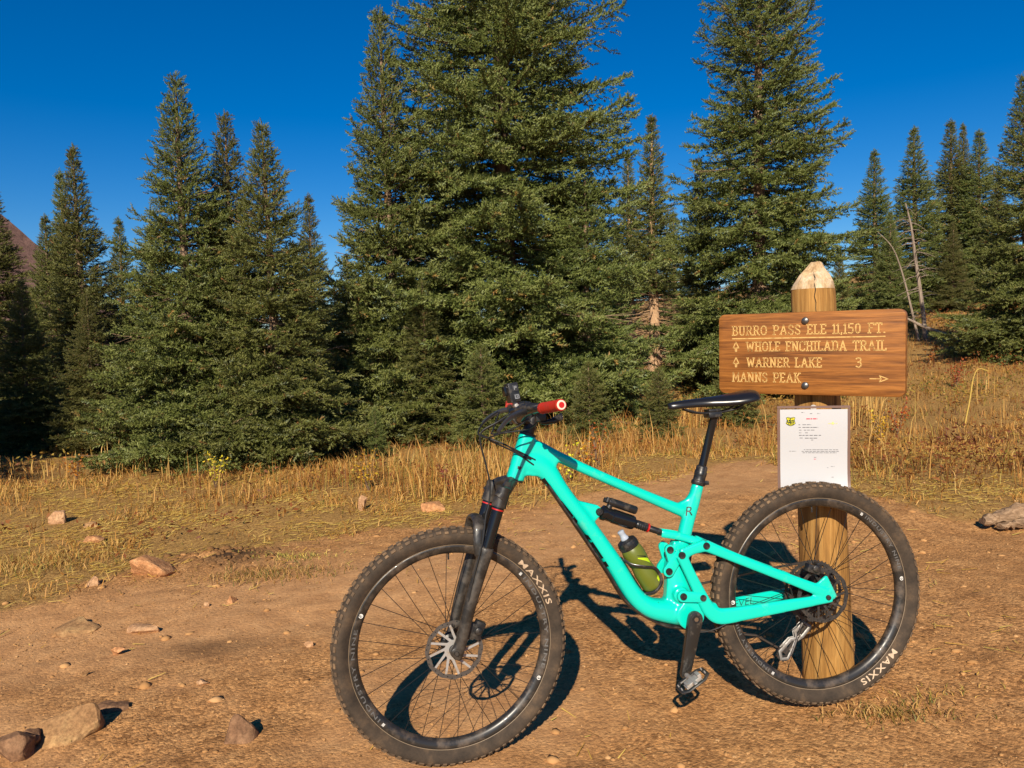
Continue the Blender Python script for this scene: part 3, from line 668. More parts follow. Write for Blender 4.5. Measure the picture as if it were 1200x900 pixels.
rock(126, 829, (.13, .09, .045), M_rock_brown, 'small flat grey brown stone behind the large tan slab', 21, 10, 0, .3)
rock(281, 867, (.105, .09, .105), M_rock_brown, 'wedge shaped brown stone left of the front wheel', 33, 0, 0, .5, rough=.02, shape=[(-.055, -.045, -.02), (.045, -.055, -.02), (.055, .02, .01), (.045, .0, .035), (-.02, -.01, .055), (-.035, .0, .075), (-.022, .012, .085), (-.005, .01, .078), (-.055, .03, -.02), (.05, .05, -.02)])
rock(176, 668, (.27, .17, .17), M_rock_orange, 'orange rounded rock beside the dark soil patch', 41, -6, 0, .28, rough=.05)
rock(107, 679, (.095, .08, .075), M_rock_pale, 'small square pale stone left of the orange rock', 52, 12, 0, .3, pts=10)
rock(67, 606, (.15, .12, .15), M_rock_pale, 'pinkish pale stone at the grass edge on the left', 61, 0, 0, .28)
rock(425, 592, (.085, .06, .17), M_rock_pale, 'pale upright stone in front of the golden grass', 72, 10, 12, .2, pts=12)
rock(507, 595, (.20, .12, .10), M_rock_orange, 'flat orange stone half sunk in the grass left of the fork', 83, -5, 0, .3)
rock(80, 732, (.24, .18, .07), M_rock_tan, 'flat tan slab sunk level with the ground on the left', 91, -15, 6, .36)
rock(165, 732, (.17, .11, .055), M_rock_pale, 'flat pinkish stone in the middle of the left ground', 97, -12, 4, .33)
rock(136, 757, (.07, .05, .05), M_rock_orange, 'small triangular stone below the flat pinkish stone', 105, 20, 0, .3, pts=9)
rock(236, 797, (.065, .04, .03), M_rock_pale, 'little pale chip of stone left of the front wheel', 111, -30, 0, .3, pts=9)
rock(240, 704, (.045, .04, .04), M_rock_pale, 'tiny pale stone on the trail below the dark soil patch', 121, 0, 0, .3, pts=10)
rock(272, 700, (.06, .045, .06), M_rock_orange, 'tiny orange stone beside the pale green tuft', 127, 40, 0, .3, pts=9)
rock(100, 781, (.05, .03, .03), M_rock_tan, 'tiny tan stone above the large slab', 133, 10, 0, .3, pts=9)
rock(362, 755, (.06, .04, .035), M_rock_pale, 'tiny pale stone just left of the front tyre', 139, 10, 0, .3, pts=9)
rock(105, 612, (.12, .09, .07), M_rock_tan, 'low tan stone right of the pinkish pale stone', 143, 10, 0, .3)
rock(108, 628, (.14, .09, .07), M_rock_orange, 'low orange stone between the grass edge and the orange rock', 149, 10, 0, .34)
# weathered log
def log():
    x, y = gp(1200, 614, .11); o = tag(empty('weathered_log', (x, y + .05, zt1(x, y))), 'bleached broken log lying at the right edge', 'log'); o.rotation_euler = (0, 0, R(6)); o.scale = (.8, .8, .8); rr = np.random.default_rng(4)
    for nm, pts, r0 in (('trunk', [(-.30, 0, .05), (-.1, .02, .085), (.15, .0, .09), (.55, -.02, .08)], .06), ('splinter', [(-.22, -.07, .03), (-.02, -.09, .05), (.3, -.1, .05)], .035), ('splinter', [(-.1, .03, .12), (.12, .02, .15), (.4, 0, .15)], .04)):
        m = MB(); c = cat(pts, 8); c += rr.normal(0, .006, c.shape); n = len(c); m.tube(c, [(r0 * (.45 + .55 * min(1, i / n * 3)) * rr.uniform(.8, 1.15), r0 * rr.uniform(.85, 1.2)) for i in range(n)], 11)
        for i, p in enumerate(m.v): m.v[i] = tuple(np.array(p) + rr.normal(0, .005, 3))
        m.obj(nm, M_log, o, angle=25)
log()
# old flower stalk standing in the right meadow
x, y = gp(1130, 500, .2); m = MB(); m.tube(cat([(0, 0, 0), (.06, 0, .3), (.10, 0, .55), (.16, 0, .66), (.28, 0, .63)], 4), [.009] * 8 + [.006] * 8 + [.004], 5, ref=(0, 1, 0))
o = m.obj("dry_stalk", simple("stalk_yellow", (.45, .30, .06), .8)); o.location = (x, y, zt1(x, y)); tag(o, 'tall bent yellow stalk rising from the right meadow', 'plant')
# ------------------------------------------------------------------ trail sign
def text_geo(s, size=1.0, bold=0.0, shear=0.0, space=1.0):
    cu = bpy.data.curves.new('t', 'FONT'); cu.body = s; cu.size = size; cu.resolution_u = 3; cu.offset = bold; cu.shear = shear; cu.space_character = space
    o = bpy.data.objects.new('t', cu); COL.objects.link(o); bpy.context.view_layer.update()
    me = bpy.data.meshes.new_from_object(o.evaluated_get(bpy.context.evaluated_depsgraph_get()))
    bm = bmesh.new(); bm.from_mesh(me); bmesh.ops.triangulate(bm, faces=bm.faces[:])
    vs = [v.co.copy() for v in bm.verts]; fs = [tuple(v.index for v in f.verts) for f in bm.faces]; bm.free()
    bpy.data.objects.remove(o); bpy.data.curves.remove(cu); bpy.data.meshes.remove(me)
    return np.array([(v.x, v.y) for v in vs]), fs
G = {  # stroke alphabet (strokes on a unit-high grid); serifs are part of the strokes
 'A': (.78, [[(.08, 0), (.39, 1), (.70, 0)], [(.20, .36), (.58, .36)], [(0, 0), (.17, 0)], [(.61, 0), (.78, 0)]]),
 'B': (.66, [[(.12, 0), (.12, 1), (.42, 1), (.56, .88), (.56, .66), (.42, .54), (.12, .54)], [(.42, .54), (.62, .4), (.62, .14), (.46, 0), (.0, 0)], [(0, 1), (.2, 1)]]),
 'C': (.66, [[(.62, .80), (.50, 1), (.22, 1), (.06, .82), (.06, .18), (.22, 0), (.50, 0), (.62, .2)], [(.62, .70), (.62, 1)]]),
 'D': (.68, [[(.12, 0), (.12, 1), (.44, 1), (.62, .8), (.62, .2), (.44, 0), (0, 0)], [(0, 1), (.2, 1)]]),
 'E': (.60, [[(.56, .84), (.56, 1), (0, 1)], [(.12, 1), (.12, 0)], [(0, 0), (.56, 0), (.56, .16)], [(.12, .52), (.42, .52)]]),
 'F': (.58, [[(.56, .82), (.56, 1), (0, 1)], [(.12, 1), (.12, 0)], [(0, 0), (.26, 0)], [(.12, .52), (.42, .52)]]),
 'H': (.74, [[(.12, 0), (.12, 1)], [(.62, 0), (.62, 1)], [(.12, .52), (.62, .52)], [(0, 0), (.24, 0)], [(.5, 0), (.74, 0)], [(0, 1), (.24, 1)], [(.5, 1), (.74, 1)]]),
 'I': (.28, [[(.14, 0), (.14, 1)], [(0, 0), (.28, 0)], [(0, 1), (.28, 1)]]),
 'K': (.72, [[(.12, 0), (.12, 1)], [(.60, 1), (.12, .42)], [(.28, .6), (.64, 0)], [(0, 0), (.24, 0)], [(0, 1), (.24, 1)], [(.5, 1), (.70, 1)], [(.54, 0), (.74, 0)]]),
 'L': (.56, [[(.12, 1), (.12, 0)], [(0, 0), (.54, 0), (.54, .18)], [(0, 1), (.26, 1)]]),
 'M': (.86, [[(.10, 0), (.10, 1), (.43, .25), (.76, 1), (.76, 0)], [(0, 0), (.2, 0)], [(.66, 0), (.86, 0)]]),
 'N': (.74, [[(.12, 0), (.12, 1), (.62, 0), (.62, 1)], [(0, 0), (.22, 0)], [(.5, 1), (.74, 1)], [(0, 1), (.12, 1)]]),
 'O': (.72, [[(.36, 0), (.14, .1), (.06, .35), (.06, .65), (.14, .9), (.36, 1), (.58, .9), (.66, .65), (.66, .35), (.58, .1), (.36, 0)]]),
 'P': (.64, [[(.12, 0), (.12, 1), (.44, 1), (.6, .86), (.6, .6), (.44, .46), (.12, .46)], [(0, 0), (.26, 0)], [(0, 1), (.12, 1)]]),
 'R': (.70, [[(.12, 0), (.12, 1), (.44, 1), (.58, .86), (.58, .64), (.44, .5), (.12, .5)], [(.38, .5), (.60, 0), (.72, 0)], [(0, 0), (.24, 0)], [(0, 1), (.12, 1)]]),
 'S': (.60, [[(.54, .78), (.42, 1), (.18, 1), (.06, .84), (.08, .64), (.5, .40), (.55, .18), (.42, 0), (.16, 0), (.04, .2)]]),
 'T': (.66, [[(.33, 0), (.33, 1)], [(.02, .82), (.02, 1), (.64, 1), (.64, .82)], [(.2, 0), (.46, 0)]]),
 'U': (.72, [[(.12, 1), (.12, .2), (.26, 0), (.48, 0), (.6, .2), (.6, 1)], [(0, 1), (.24, 1)], [(.48, 1), (.72, 1)]]),
 'W': (.98, [[(.06, 1), (.26, 0), (.48, .8), (.70, 0), (.90, 1)], [(0, 1), (.18, 1)], [(.8, 1), (.98, 1)]]),
 '1': (.26, [[(.0, .86), (.14, 1), (.14, 0)], [(0, 0), (.27, 0)]]), '5': (.56, [[(.52, 1), (.12, 1), (.08, .56), (.36, .62), (.52, .46), (.52, .16), (.36, 0), (.06, .06)]]),
 '0': (.62, [[(.31, 0), (.1, .15), (.1, .85), (.31, 1), (.52, .85), (.52, .15), (.31, 0)]]), '3': (.56, [[(.06, .9), (.2, 1), (.42, .98), (.5, .8), (.42, .58), (.22, .54)], [(.42, .56), (.52, .34), (.46, .08), (.26, 0), (.06, .1)]]),
 ',': (.16, [[(.08, .08), (.04, -.12)]]), '.': (.16, [[(.05, .02), (.11, .02)]]), ' ': (.42, []),
}
def ribbon(m, pts, w, y0, y1):
    pts = [np.array(p, float) for p in pts]
    for a, b in zip(pts[:-1], pts[1:]):
        d = b - a; l = np.linalg.norm(d)
        if l < 1e-6: continue
        d /= l; n = np.array([-d[1], d[0]]) * w / 2; e = d * w * .42
        m.prism([tuple(a - e - n), tuple(b + e - n), tuple(b + e + n), tuple(a - e + n)], y0, y1)
SGN_YAW = -35.5; SW, SH, ST = .617, .285, .038
sign = tag(empty('trail_sign', (1.118, 2.79, .06)), 'brown wooden trail sign board on a thick yellowish post', 'sign')
def signpost():
    rng = np.random.default_rng(2); base = np.array(sign.location)
    n = 28; m = MB(); rows = [(-.25, .088), (0, .086), (.15, .084), (.4, .081), (.8, .076), (1.1, .073), (1.38, .0715), (1.412, .0705)]
    vs, fs = [], []
    for z, r in rows:
        cx, cy = -.053 * z / 1.5, -.014 * z / 1.5
        for k in range(n):
            a = 2 * pi * k / n; q = r * (1 + .055 * cos(4 * a + .6) + .02 * cos(3 * a))
            vs.append((cx + q * cos(a), cy + q * sin(a), z))
    for i in range(len(rows) - 1):
        for k in range(n): fs.append((i * n + k, i * n + (k + 1) % n, (i + 1) * n + (k + 1) % n, (i + 1) * n + k))
    m.add(vs, fs); m.obj('post', M_post, sign, angle=50)
    # pointed, roughly hewn top
    m = MB(); vs, fs = [], []; z0 = 1.4121; cx, cy = -.053 * z0 / 1.5, -.014 * z0 / 1.5; prof = [(.0705, 0, 0), (.064, .022, .012), (.050, .045, .012), (.031, .070, .009), (.016, .094, .004)]
    for r, h, j in prof:
        for k in range(n):
            a = 2 * pi * k / n; q = r * (1 + .055 * cos(4 * a + .6)) * (1 + (.10 * rng.normal() if h > 0 and k % 4 == 0 else 0)); vs.append((cx + q * cos(a) + .012 * h / .094, cy + q * sin(a), z0 + h + (rng.normal(0, j * .35) if h else 0)))
    for i in range(4):
        for k in range(n): fs.append((i * n + k, i * n + (k + 1) % n, (i + 1) * n + (k + 1) % n, (i + 1) * n + k))
    fs.append(tuple(4 * n + k for k in range(n))); m.add(vs, fs); m.obj('hewn_top', M_posttop, sign, angle=28)
    # drying crack in the head of the post
    m = MB(); a0 = R(-105); pts = []
    for z in np.linspace(1.30, 1.47, 9):
        r = .0015 + np.interp(z, [1.3, 1.41, 1.434, 1.457, 1.482], [.0755, .0740, .0685, .055, .037]); a = a0 + rng.normal(0, .03)
        pts.append((-.053 * z / 1.5 + r * cos(a), -.014 * z / 1.5 + r * sin(a), z))
    m.tube(pts, [.0005, .0012, .0012, .0016, .0012, .0016, .0012, .0012, .0005], 5, ref=(1, 0, 0)); m.obj('crack', M_blackprint, sign)
    # board, in its own frame: x along, y = depth (front at 0), z up, origin at its top left corner
    bo = MB(); r = .022; poly = []
    for (cx, cz, a0) in ((SW - r, -r, 0), (r, -r, 90), (r, -SH + r, 180), (SW - r, -SH + r, 270)):
        for k in range(6): a = R(a0 + 18 * k); poly.append((cx + r * cos(a), cz + r * sin(a)))
    bo.prism(poly[::-1], 0, ST); board = bo.obj('board', M_board, sign, bevel=.004)
    yaw = R(SGN_YAW); ex = Vector((cos(yaw), sin(yaw), 0)); left = Vector((.760, 2.868, 1.25 + SH / 2 + .002))
    M = Matrix.Translation(left - sign.location) @ Matrix.Rotation(yaw, 4, 'Z') @ Matrix.Rotation(R(.6), 4, 'Y'); board.matrix_local = M
    W = .0041; h = .031
    def line(s, x0, x1, v):
        m = MB(); tot = sum(G[c][0] + .16 for c in s) - .16; k = (x1 - x0) / tot; x = x0
        for c in s:
            w, st = G[c]
            for p in st: ribbon(m, [(x + px * k, -v - h / 2 + pz * h) for px, pz in p], W, -.0009, .002)
            x += (w + .16) * k
        o = m.obj('lettering', M_routed, board, smooth=False); o['label'] = 'routed line reading ' + s.strip(); return o
    line('BURRO PASS ELE 11,150 FT.', .051, .557, .060)
    line('WHOLE ENCHILADA TRAIL', .102, .560, .117)
    line('WARNER LAKE', .104, .360, .173); line('3', .468, .486, .173); line('MANNS PEAK', .051, .290, .226)
    m = MB(); ribbon(m, [(.052, -.088), (.556, -.088)], .0042, -.0009, .002); m.obj('underline', M_routed, board, smooth=False)
    for v in (.117, .173):
        m = MB(); x = .064; ribbon(m, [(x - .010, -v - .004), (x, -v + .017), (x + .010, -v - .004), (x + .002, -v - .004)], .0036, -.0009, .002); ribbon(m, [(x - .010, -v - .004), (x - .003, -v - .004), (x - .002, -v - .017), (x + .002, -v - .017), (x + .003, -v - .004)], .003, -.0009, .002)
        o = m.obj('arrow_mark', M_routed, board, smooth=False); o['label'] = 'routed arrow pointing up'
    m = MB(); v = .226; ribbon(m, [(.512, -v), (.545, -v)], .003, -.0009, .002); ribbon(m, [(.541, -v + .010), (.566, -v), (.541, -v - .010), (.546, -v), (.541, -v + .010)], .003, -.0009, .002)
    m.obj('arrow_mark', M_routed, board, smooth=False)['label'] = 'routed arrow pointing right'
    for v in (.030, .252):
        m = MB(); m.lathe([(.0, -.010), (.006, -.0095), (.011, -.006), (.0125, -.001), (.0125, .003)], 16, (.306, 0, -v)); m.obj('bolt', M_grey, board)
signpost()

def notice():
    o = tag(empty('paper_notice', (1.02, 2.655, .778)), 'white paper notice in a clear sleeve hanging below the sign', 'notice')
    yaw = R(-13); o.rotation_euler = (0, 0, yaw); w, h = .216, .282
    def sheet(name, x0, x1, z0, z1, y, mat, thick=.0012, curl=.008):
        m = MB(); nx_, nz = 7, 9; vs = []; fs = []
        for d in (0, thick):
            for j in range(nz + 1):
                for i in range(nx_ + 1):
                    x = x0 + (x1 - x0) * i / nx_; z = z0 + (z1 - z0) * j / nz; vs.append((x, y + d + bend(x, z), z))
        q = (nx_ + 1) * (nz + 1); I = lambda i, j, d: d * q + j * (nx_ + 1) + i
        for d in (0, 1):
            for j in range(nz):
                for i in range(nx_): fs.append((I(i, j, d), I(i + 1, j, d), I(i + 1, j + 1, d), I(i, j + 1, d)))
        for i in range(nx_): fs += [(I(i, 0, 0), I(i + 1, 0, 0), I(i + 1, 0, 1), I(i, 0, 1)), (I(i, nz, 0), I(i + 1, nz, 0), I(i + 1, nz, 1), I(i, nz, 1))]
        for j in range(nz): fs += [(I(0, j, 0), I(0, j + 1, 0), I(0, j + 1, 1), I(0, j, 1)), (I(nx_, j, 0), I(nx_, j + 1, 0), I(nx_, j + 1, 1), I(nx_, j, 1))]
        return m.add(vs, fs).obj(name, mat, o, angle=80)
    def bend(x, z): return .16 * (x - .0) ** 2 + .005 * sin(z * 18) - .010 * max(0, (.04 - z) / .04) * (x > 0) * x * 8
    paper = simple('white_paper', (.46, .46, .475), .4, 0, .5, .1); sleeve = simple('sleeve_edge', (.16, .095, .075), .3, 0, .5)
    X0, X1 = -w / 2, w / 2
    sheet('paper', X0, X1, 0, h, 0, paper)
    sheet('sleeve_edge', X0 - .009, X0 - .0008, -.004, h + .003, .0002, sleeve); sheet('sleeve_edge', X1 + .0008, X1 + .009, -.004, h + .003, .0002, sleeve); sheet('sleeve_edge', X0 - .009, X1 + .009, h + .004, h + .012, .0002, sleeve)
    ink = simple('faint_ink', (.10, .10, .115), .6); redink = simple('red_ink', (.55, .06, .09), .6); yel = simple('shield_yellow', (.66, .58, .01), .5); dgreen = simple('shield_dark', (.012, .03, .008), .5); pink = simple('orange_ink', (.75, .55, .2), .6)
    def P(m, x0, x1, z0, z1, dy=-.0008):
        n = max(1, int((x1 - x0) / .02)); xs = np.linspace(x0, x1, n + 1)
        for a, b in zip(xs[:-1], xs[1:]): m.add([(a, dy + bend(a, z0), z0), (b, dy + bend(b, z0), z0), (b, dy + bend(b, z1), z1), (a, dy + bend(a, z1), z1)], [(0, 1, 2, 3)])
    q = lambda px: X0 + (px - 85) / 550 * w; zz = lambda py: h - (py - 193) / 700 * h
    rng = random.Random(3); m = MB()
    def words(m, px0, px1, py, ht):
        x = px0
        while x < px1:
            l = rng.uniform(10, 34); P(m, q(x), q(min(x + l, px1)), zz(py + ht / 2), zz(py - ht / 2)); x += l + rng.uniform(4, 9)
    for a in ((260, 285, 218, 4), (330, 348, 228, 4), (390, 412, 228, 4), (236, 250, 322, 4), (268, 340, 322, 4), (236, 256, 345, 4), (268, 396, 345, 5), (240, 260, 368, 4), (280, 366, 368, 4), (240, 262, 391, 4), (290, 312, 391, 4), (240, 420, 413, 5), (245, 270, 436, 4), (288, 395, 437, 5), (340, 362, 453, 4),
              (280, 560, 537, 4), (160, 215, 550, 3), (262, 566, 551, 4), (270, 548, 563, 4), (362, 382, 602, 3), (500, 530, 680, 3), (470, 480, 690, 3), (505, 526, 770, 4)): words(m, *a)
    m.obj('print', ink, o, smooth=False)['kind'] = 'stuff'
    m = MB(); words(m, 300, 390, 272, 9); words(m, 362, 380, 617, 5); m.obj('red_heading', redink, o, smooth=False)['kind'] = 'stuff'
    m = MB(); words(m, 478, 552, 313, 5); P(m, q(507), q(523), zz(322), zz(300)); m.obj('yellow_mark', pink, o, smooth=False)['kind'] = 'stuff'
    # shield emblem with a tree between two letters
    def flat(name, poly, mat, dy):
        m = MB(); m.add([(q(x), dy + bend(q(x), zz(y_)), zz(y_)) for x, y_ in poly], [tuple(range(len(poly)))]); return m.obj(name, mat, o, smooth=False)
    flat('emblem_shield', [(134, 262), (150, 256), (172, 262), (194, 256), (210, 262), (204, 285), (212, 312), (196, 326), (172, 334), (148, 326), (132, 312), (140, 285)], dgreen, -.0007)
    flat('emblem_field', [(139, 266), (151, 261), (172, 266), (193, 261), (205, 266), (199, 286), (207, 310), (193, 321), (172, 328), (151, 321), (137, 310), (145, 286)], yel, -.0010)
    m = MB()
    def st(pts, wd):
        mm = MB(); ribbon(mm, [(q(x), zz(y_)) for x, y_ in pts], wd, -.0016, -.0011)
        for v in mm.v: pass
        b = len(m.v); m.v += [(x, y_ + bend(x, z), z) for x, y_, z in mm.v]; m.f += [tuple(b + i for i in f) for f in mm.f]
    st([(146, 282), (146, 302), (152, 307), (158, 302), (158, 282)], .0028); st([(200, 285), (190, 282), (186, 290), (198, 298), (196, 306), (185, 305)], .0028)
    st([(172, 270), (164, 288), (180, 288), (162, 304), (182, 304)], .003); st([(172, 304), (172, 318)], .0028); st([(150, 316), (194, 316)], .0022); st([(150, 270), (194, 270)], .0016)
    m.obj('emblem_tree', dgreen, o, smooth=False)
    s = MB(); s.ring(lambda a: .0, lambda a: .010, 0, .002, 16); stk = s.obj('pin', M_silver, o); stk.location = (.0, -.004, h + .006)
notice()
# small sticker and staples on the post above the notice
# ------------------------------------------------------------------ mountain bike (local frame: x to the rear, y away from the camera, z up; origin at the front hub)
BO = Vector((-.2122, 2.3995, .3822)); YAW, LEAN, SLOPE, WB, STEER, HA = 8.877, 4.543, 3.19, 1.228, 7.0, R(22.2)
BR = Matrix.Rotation(R(YAW), 3, 'Z') @ Matrix.Rotation(-R(SLOPE), 3, 'Y') @ Matrix.Rotation(-R(LEAN), 3, 'X')
OFF = Vector((.6, 0, -.372))
bike = tag(empty('mountain_bike'), 'turquoise full suspension mountain bike leaning on the sign post', 'bicycle')
bike.matrix_world = Matrix.Translation(BO + BR @ OFF) @ BR.to_4x4()
SH4 = Matrix.Translation(-OFF)
def bp(name, m, mat, parent=None, steer=False, **k):
    M = SH4 @ (STM if steer else Matrix.Identity(4)); m.xf(M); return m.obj(name, mat, parent or bike, **k)
AX0 = Vector((.257, 0, .512)); KD = Vector((sin(HA), 0, cos(HA)))
STM = STW = Matrix.Translation(AX0) @ Matrix.Rotation(R(STEER), 4, KD) @ Matrix.Translation(-AX0)
def bptube(name, rows, mat, parent=None, n=12, k=6, **kw):
    c = cat(rows, k); m = MB(); m.tube(c[:, :3], [tuple(r) for r in c[:, 3:5]] if c.shape[1] > 4 else list(c[:, 3]), n); return bp(name, m, mat, parent, **kw)
def blend(m, voxel, it, mat, name):
    me = m.mesh('tmp', None, smooth=False); o = link('tmp', me); a = o.modifiers.new('r', 'REMESH'); a.mode = 'VOXEL'; a.voxel_size = voxel; a.use_smooth_shade = True
    b = o.modifiers.new('s', 'SMOOTH'); b.factor = .5; b.iterations = it
    bpy.context.view_layer.update(); out = bpy.data.meshes.new_from_object(o.evaluated_get(bpy.context.evaluated_depsgraph_get())); bpy.data.objects.remove(o)
    out.name = name; out.materials.clear(); out.materials.append(mat); out.polygons.foreach_set('use_smooth', [True] * len(out.polygons)); return out
def sweep(m, rows, n=24, k=6, sq=.72):
    c = cat(rows, k); m.tube(np.stack([c[:, 0], c[:, 1], c[:, 2]], -1), [tuple(r) for r in c[:, 3:5]], n, sq=sq)
# front triangle : rows of x, y, z, half height in the plane, half width
m = MB()
sweep(m, [(.248, 0, .489, .029, .029), (.274, 0, .553, .028, .028), (.303, 0, .625, .027, .027)])
sweep(m, [(.285, 0, .585, .032, .024), (.33, 0, .578, .026, .022), (.39, 0, .548, .018, .021), (.50, 0, .484, .0165, .020), (.625, 0, .414, .0165, .019), (.72, 0, .362, .018, .018), (.79, 0, .325, .020, .017)])
sweep(m, [(.27, 0, .55, .036, .026), (.31, 0, .535, .038, .027), (.350, 0, .508, .034, .028), (.394, 0, .434, .027, .029), (.468, 0, .318, .0255, .030), (.541, 0, .187, .029, .031), (.594, 0, .083, .029, .032), (.637, 0, .036, .032, .035), (.69, 0, .014, .037, .038), (.768, 0, -.004, .044, .040)])
sweep(m, [(.768, 0, -.004, .042, .040), (.748, 0, .08, .040, .030), (.757, 0, .15, .026, .024), (.778, 0, .215, .023, .021), (.80, 0, .28, .022, .020), (.83, 0, .35, .0205, .019), (.852, 0, .405, .0185, .0185)])
m.prism([(.735, .37), (.775, .352), (.805, .362), (.832, .39), (.838, .36), (.80, .29), (.775, .315)], -.012, .012)
m.prism([(.425, .405), (.447, .399), (.507, .378), (.519, .362), (.512, .345), (.482, .322), (.44, .34)], -.019, .019)
m.prism([(.30, .622), (.36, .585), (.40, .548), (.385, .52), (.33, .489), (.28, .499), (.262, .53)], -.022, .022)
m.prism([(.70, .05), (.735, .045), (.765, .10), (.775, .225), (.745, .235), (.715, .16), (.708, .10)], -.020, .020)
m.lathe([(.024, -.042), (.026, -.03), (.026, .03), (.024, .042)], 24, (.744, 0, .064))
m.lathe([(.046, -.046), (.046, .046)], 28, (.768, 0, -.004))
fm = blend(m, .0045, 4, M_teal, 'frame'); fm.transform(SH4)
frame = link('frame', fm, bike)
bm_ = bmesh.new(); bm_.from_mesh(fm); FBVH = BVHTree.FromBMesh(bm_); bm_.free()
def decal(name, pts2, fs, mapper, mat, parent, off=.0012, bvh=None):
    """project flat letters on a surface: mapper(x,y) -> origin, direction (hub coordinates)"""
    vs = []
    for x, y in pts2:
        o, d = mapper(x, y); hit = (bvh or FBVH).ray_cast(Vector(o) - OFF, Vector(d).normalized())
        p = hit[0] if hit[0] is not None else Vector(o) - OFF + Vector(d).normalized() * .04
        vs.append(p - Vector(d).normalized() * off)
    me = bpy.data.meshes.new(name); me.from_pydata(vs, [], fs); me.materials.append(mat); return link(name, me, parent)
def dense(pts, fs, L):
    """split long edges so that letters can follow a curved surface"""
    bm = bmesh.new(); vv = [bm.verts.new((x, y, 0)) for x, y in pts]
    for f in fs:
        try: bm.faces.new([vv[i] for i in f])
        except ValueError: pass
    for _ in range(4):
        es = [e for e in bm.edges if e.calc_length() > L]
        if not es: break
        bmesh.ops.subdivide_edges(bm, edges=es, cuts=1); bmesh.ops.triangulate(bm, faces=bm.faces[:])
    bm.verts.index_update(); r = np.array([(v.co.x, v.co.y) for v in bm.verts]), [tuple(v.index for v in f.verts) for f in bm.faces]; bm.free(); return r
# big letters wrapped round the underside of the down tube
dpath = cat([(.335, .530), (.350, .508), (.394, .434), (.468, .318), (.541, .187), (.594, .083), (.620, .05)], 10); ds = np.concatenate([[0], np.cumsum(np.hypot(*np.diff(dpath, axis=0).T))])
tp, tf = text_geo('REVEL', 1.0, .015); tp[:, 0] -= tp[:, 0].min(); tp[:, 1] -= (tp[:, 1].min() + tp[:, 1].max()) / 2; tp[:, 0] *= .40 / tp[:, 0].max(); tp[:, 1] *= .058 / np.ptp(tp[:, 1]); tp, tf = dense(tp, tf, .012)
def dmap(x, y):
    s = .04 + x; c = [np.interp(s, ds, dpath[:, j]) for j in (0, 1)]; t = np.array([np.interp(s + .01, ds, dpath[:, j]) - np.interp(s - .01, ds, dpath[:, j]) for j in (0, 1)]); t /= np.linalg.norm(t)
    nrm = np.array([t[1], -t[0]]); a = y / .030 - .06     # angle round the tube, 0 = underside
    if nrm[0] > 0: nrm = -nrm
    d = np.array([nrm[0] * cos(a), -sin(a), nrm[1] * cos(a)]); return (c[0] + d[0] * .09, d[1] * .09, c[1] + d[2] * .09), -d
decal('lettering', tp, tf, dmap, M_blackprint, frame)
tp, tf = text_geo('R', .042, 0, .25); tp[:, 0] -= tp[:, 0].mean(); tp[:, 1] -= tp[:, 1].mean(); tp, tf = dense(tp, tf, .008)
decal('emblem', tp, tf, lambda x, y: ((.808 + x, -.09, .325 + y), (0, 1, 0)), M_blackprint, frame)
m = MB(); c = cat([(.350, -.01, .462), (.44, -.008, .302), (.515, -.005, .165), (.562, 0, .072), (.61, 0, .020), (.68, 0, -.028), (.75, 0, -.048)], 6); m.tube(c, [(.007, .022)] * len(c), 10); bp('down_tube_guard', m, M_black, frame)
# rear triangle
def side(m, s):
    y0 = .047 * s
    sweep(m, [(.754, y0, .194, .018, .010), (.778, y0, .13, .017, .010), (.809, y0, .051, .020, .010), (.832, y0, .004, .023, .010), (.868, y0, -.018, .026, .010), (.95, .052 * s, -.017, .023, .0095), (1.08, .060 * s, -.011, .0195, .009), (1.18, .064 * s, -.007, .016, .008), (1.243, .066 * s, -.006, .013, .007)], 24, sq=.5)
    sweep(m, [(.754, y0, .194, .019, .010), (.795, y0, .207, .0165, .010), (.838, y0, .214, .020, .010)], 24, sq=.5)
    sweep(m, [(.836, y0, .215, .019, .0105), (.92, .050 * s, .170, .0165, .0095), (1.02, .057 * s, .118, .0158, .009), (1.12, .062 * s, .067, .0165, .008), (1.2, .065 * s, .026, .018, .0075), (1.238, .066 * s, .008, .015, .007)], 24, sq=.5)
    m.prism([(1.17, .045), (1.20, .05), (1.229, .069), (1.236, .068), (1.262, .0), (1.25, -.012), (1.19, .01)], .060 * s, .0705 * s)
m = MB(); side(m, -1); side(m, 1)
m.tube([(.862, -.052, .203), (.862, .052, .203)], [(.014, .014)] * 2, 12, ref=(0, 0, 1)); m.tube([(.842, -.05, .012), (.842, .05, .012)], [(.018, .018)] * 2, 12, ref=(0, 0, 1))
sm = blend(m, .0038, 2, M_teal, 'swingarm'); sm.transform(SH4); swing = link('swingarm', sm, bike)
bm_ = bmesh.new(); bm_.from_mesh(sm); SBVH = BVHTree.FromBMesh(bm_); bm_.free()
tp, tf = text_geo('REVEL', .034, -.0006, .2); tp, tf = dense(tp, tf, .01)
decal('lettering', tp, tf, lambda x, y: ((.925 + x * 1.1 + .0, .02, -.026 + y + .05 * x), (0, 1, 0)), M_blackprint, swing, bvh=SBVH)
def bolt(parent, x, z, y, r=.0115):
    m = MB(); m.lathe([(r, .004), (r, -.002), (r * .9, -.004), (r * .55, -.004), (r * .5, -.001), (0, -.001)], 18, (x, y, z)); bp('pivot_bolt', m, M_black, parent)
m = MB()
for s in (-1, 1):
    m.capsule((.712, .144), (.752, .192), .0185, .016, .0375 * s, .0235 * s); m.capsule((.723, .212), (.728, .165), .0165, .012, .0365 * s, .0225 * s)
upl = bp('upper_link', m, M_teal, bevel=.003)
for s in (1, -1): m = MB(); m.capsule((.744, .064), (.809, .051), .0185, .015, .0440 * s, .0585 * s); lol = bp('lower_link', m, M_teal, bevel=.003)
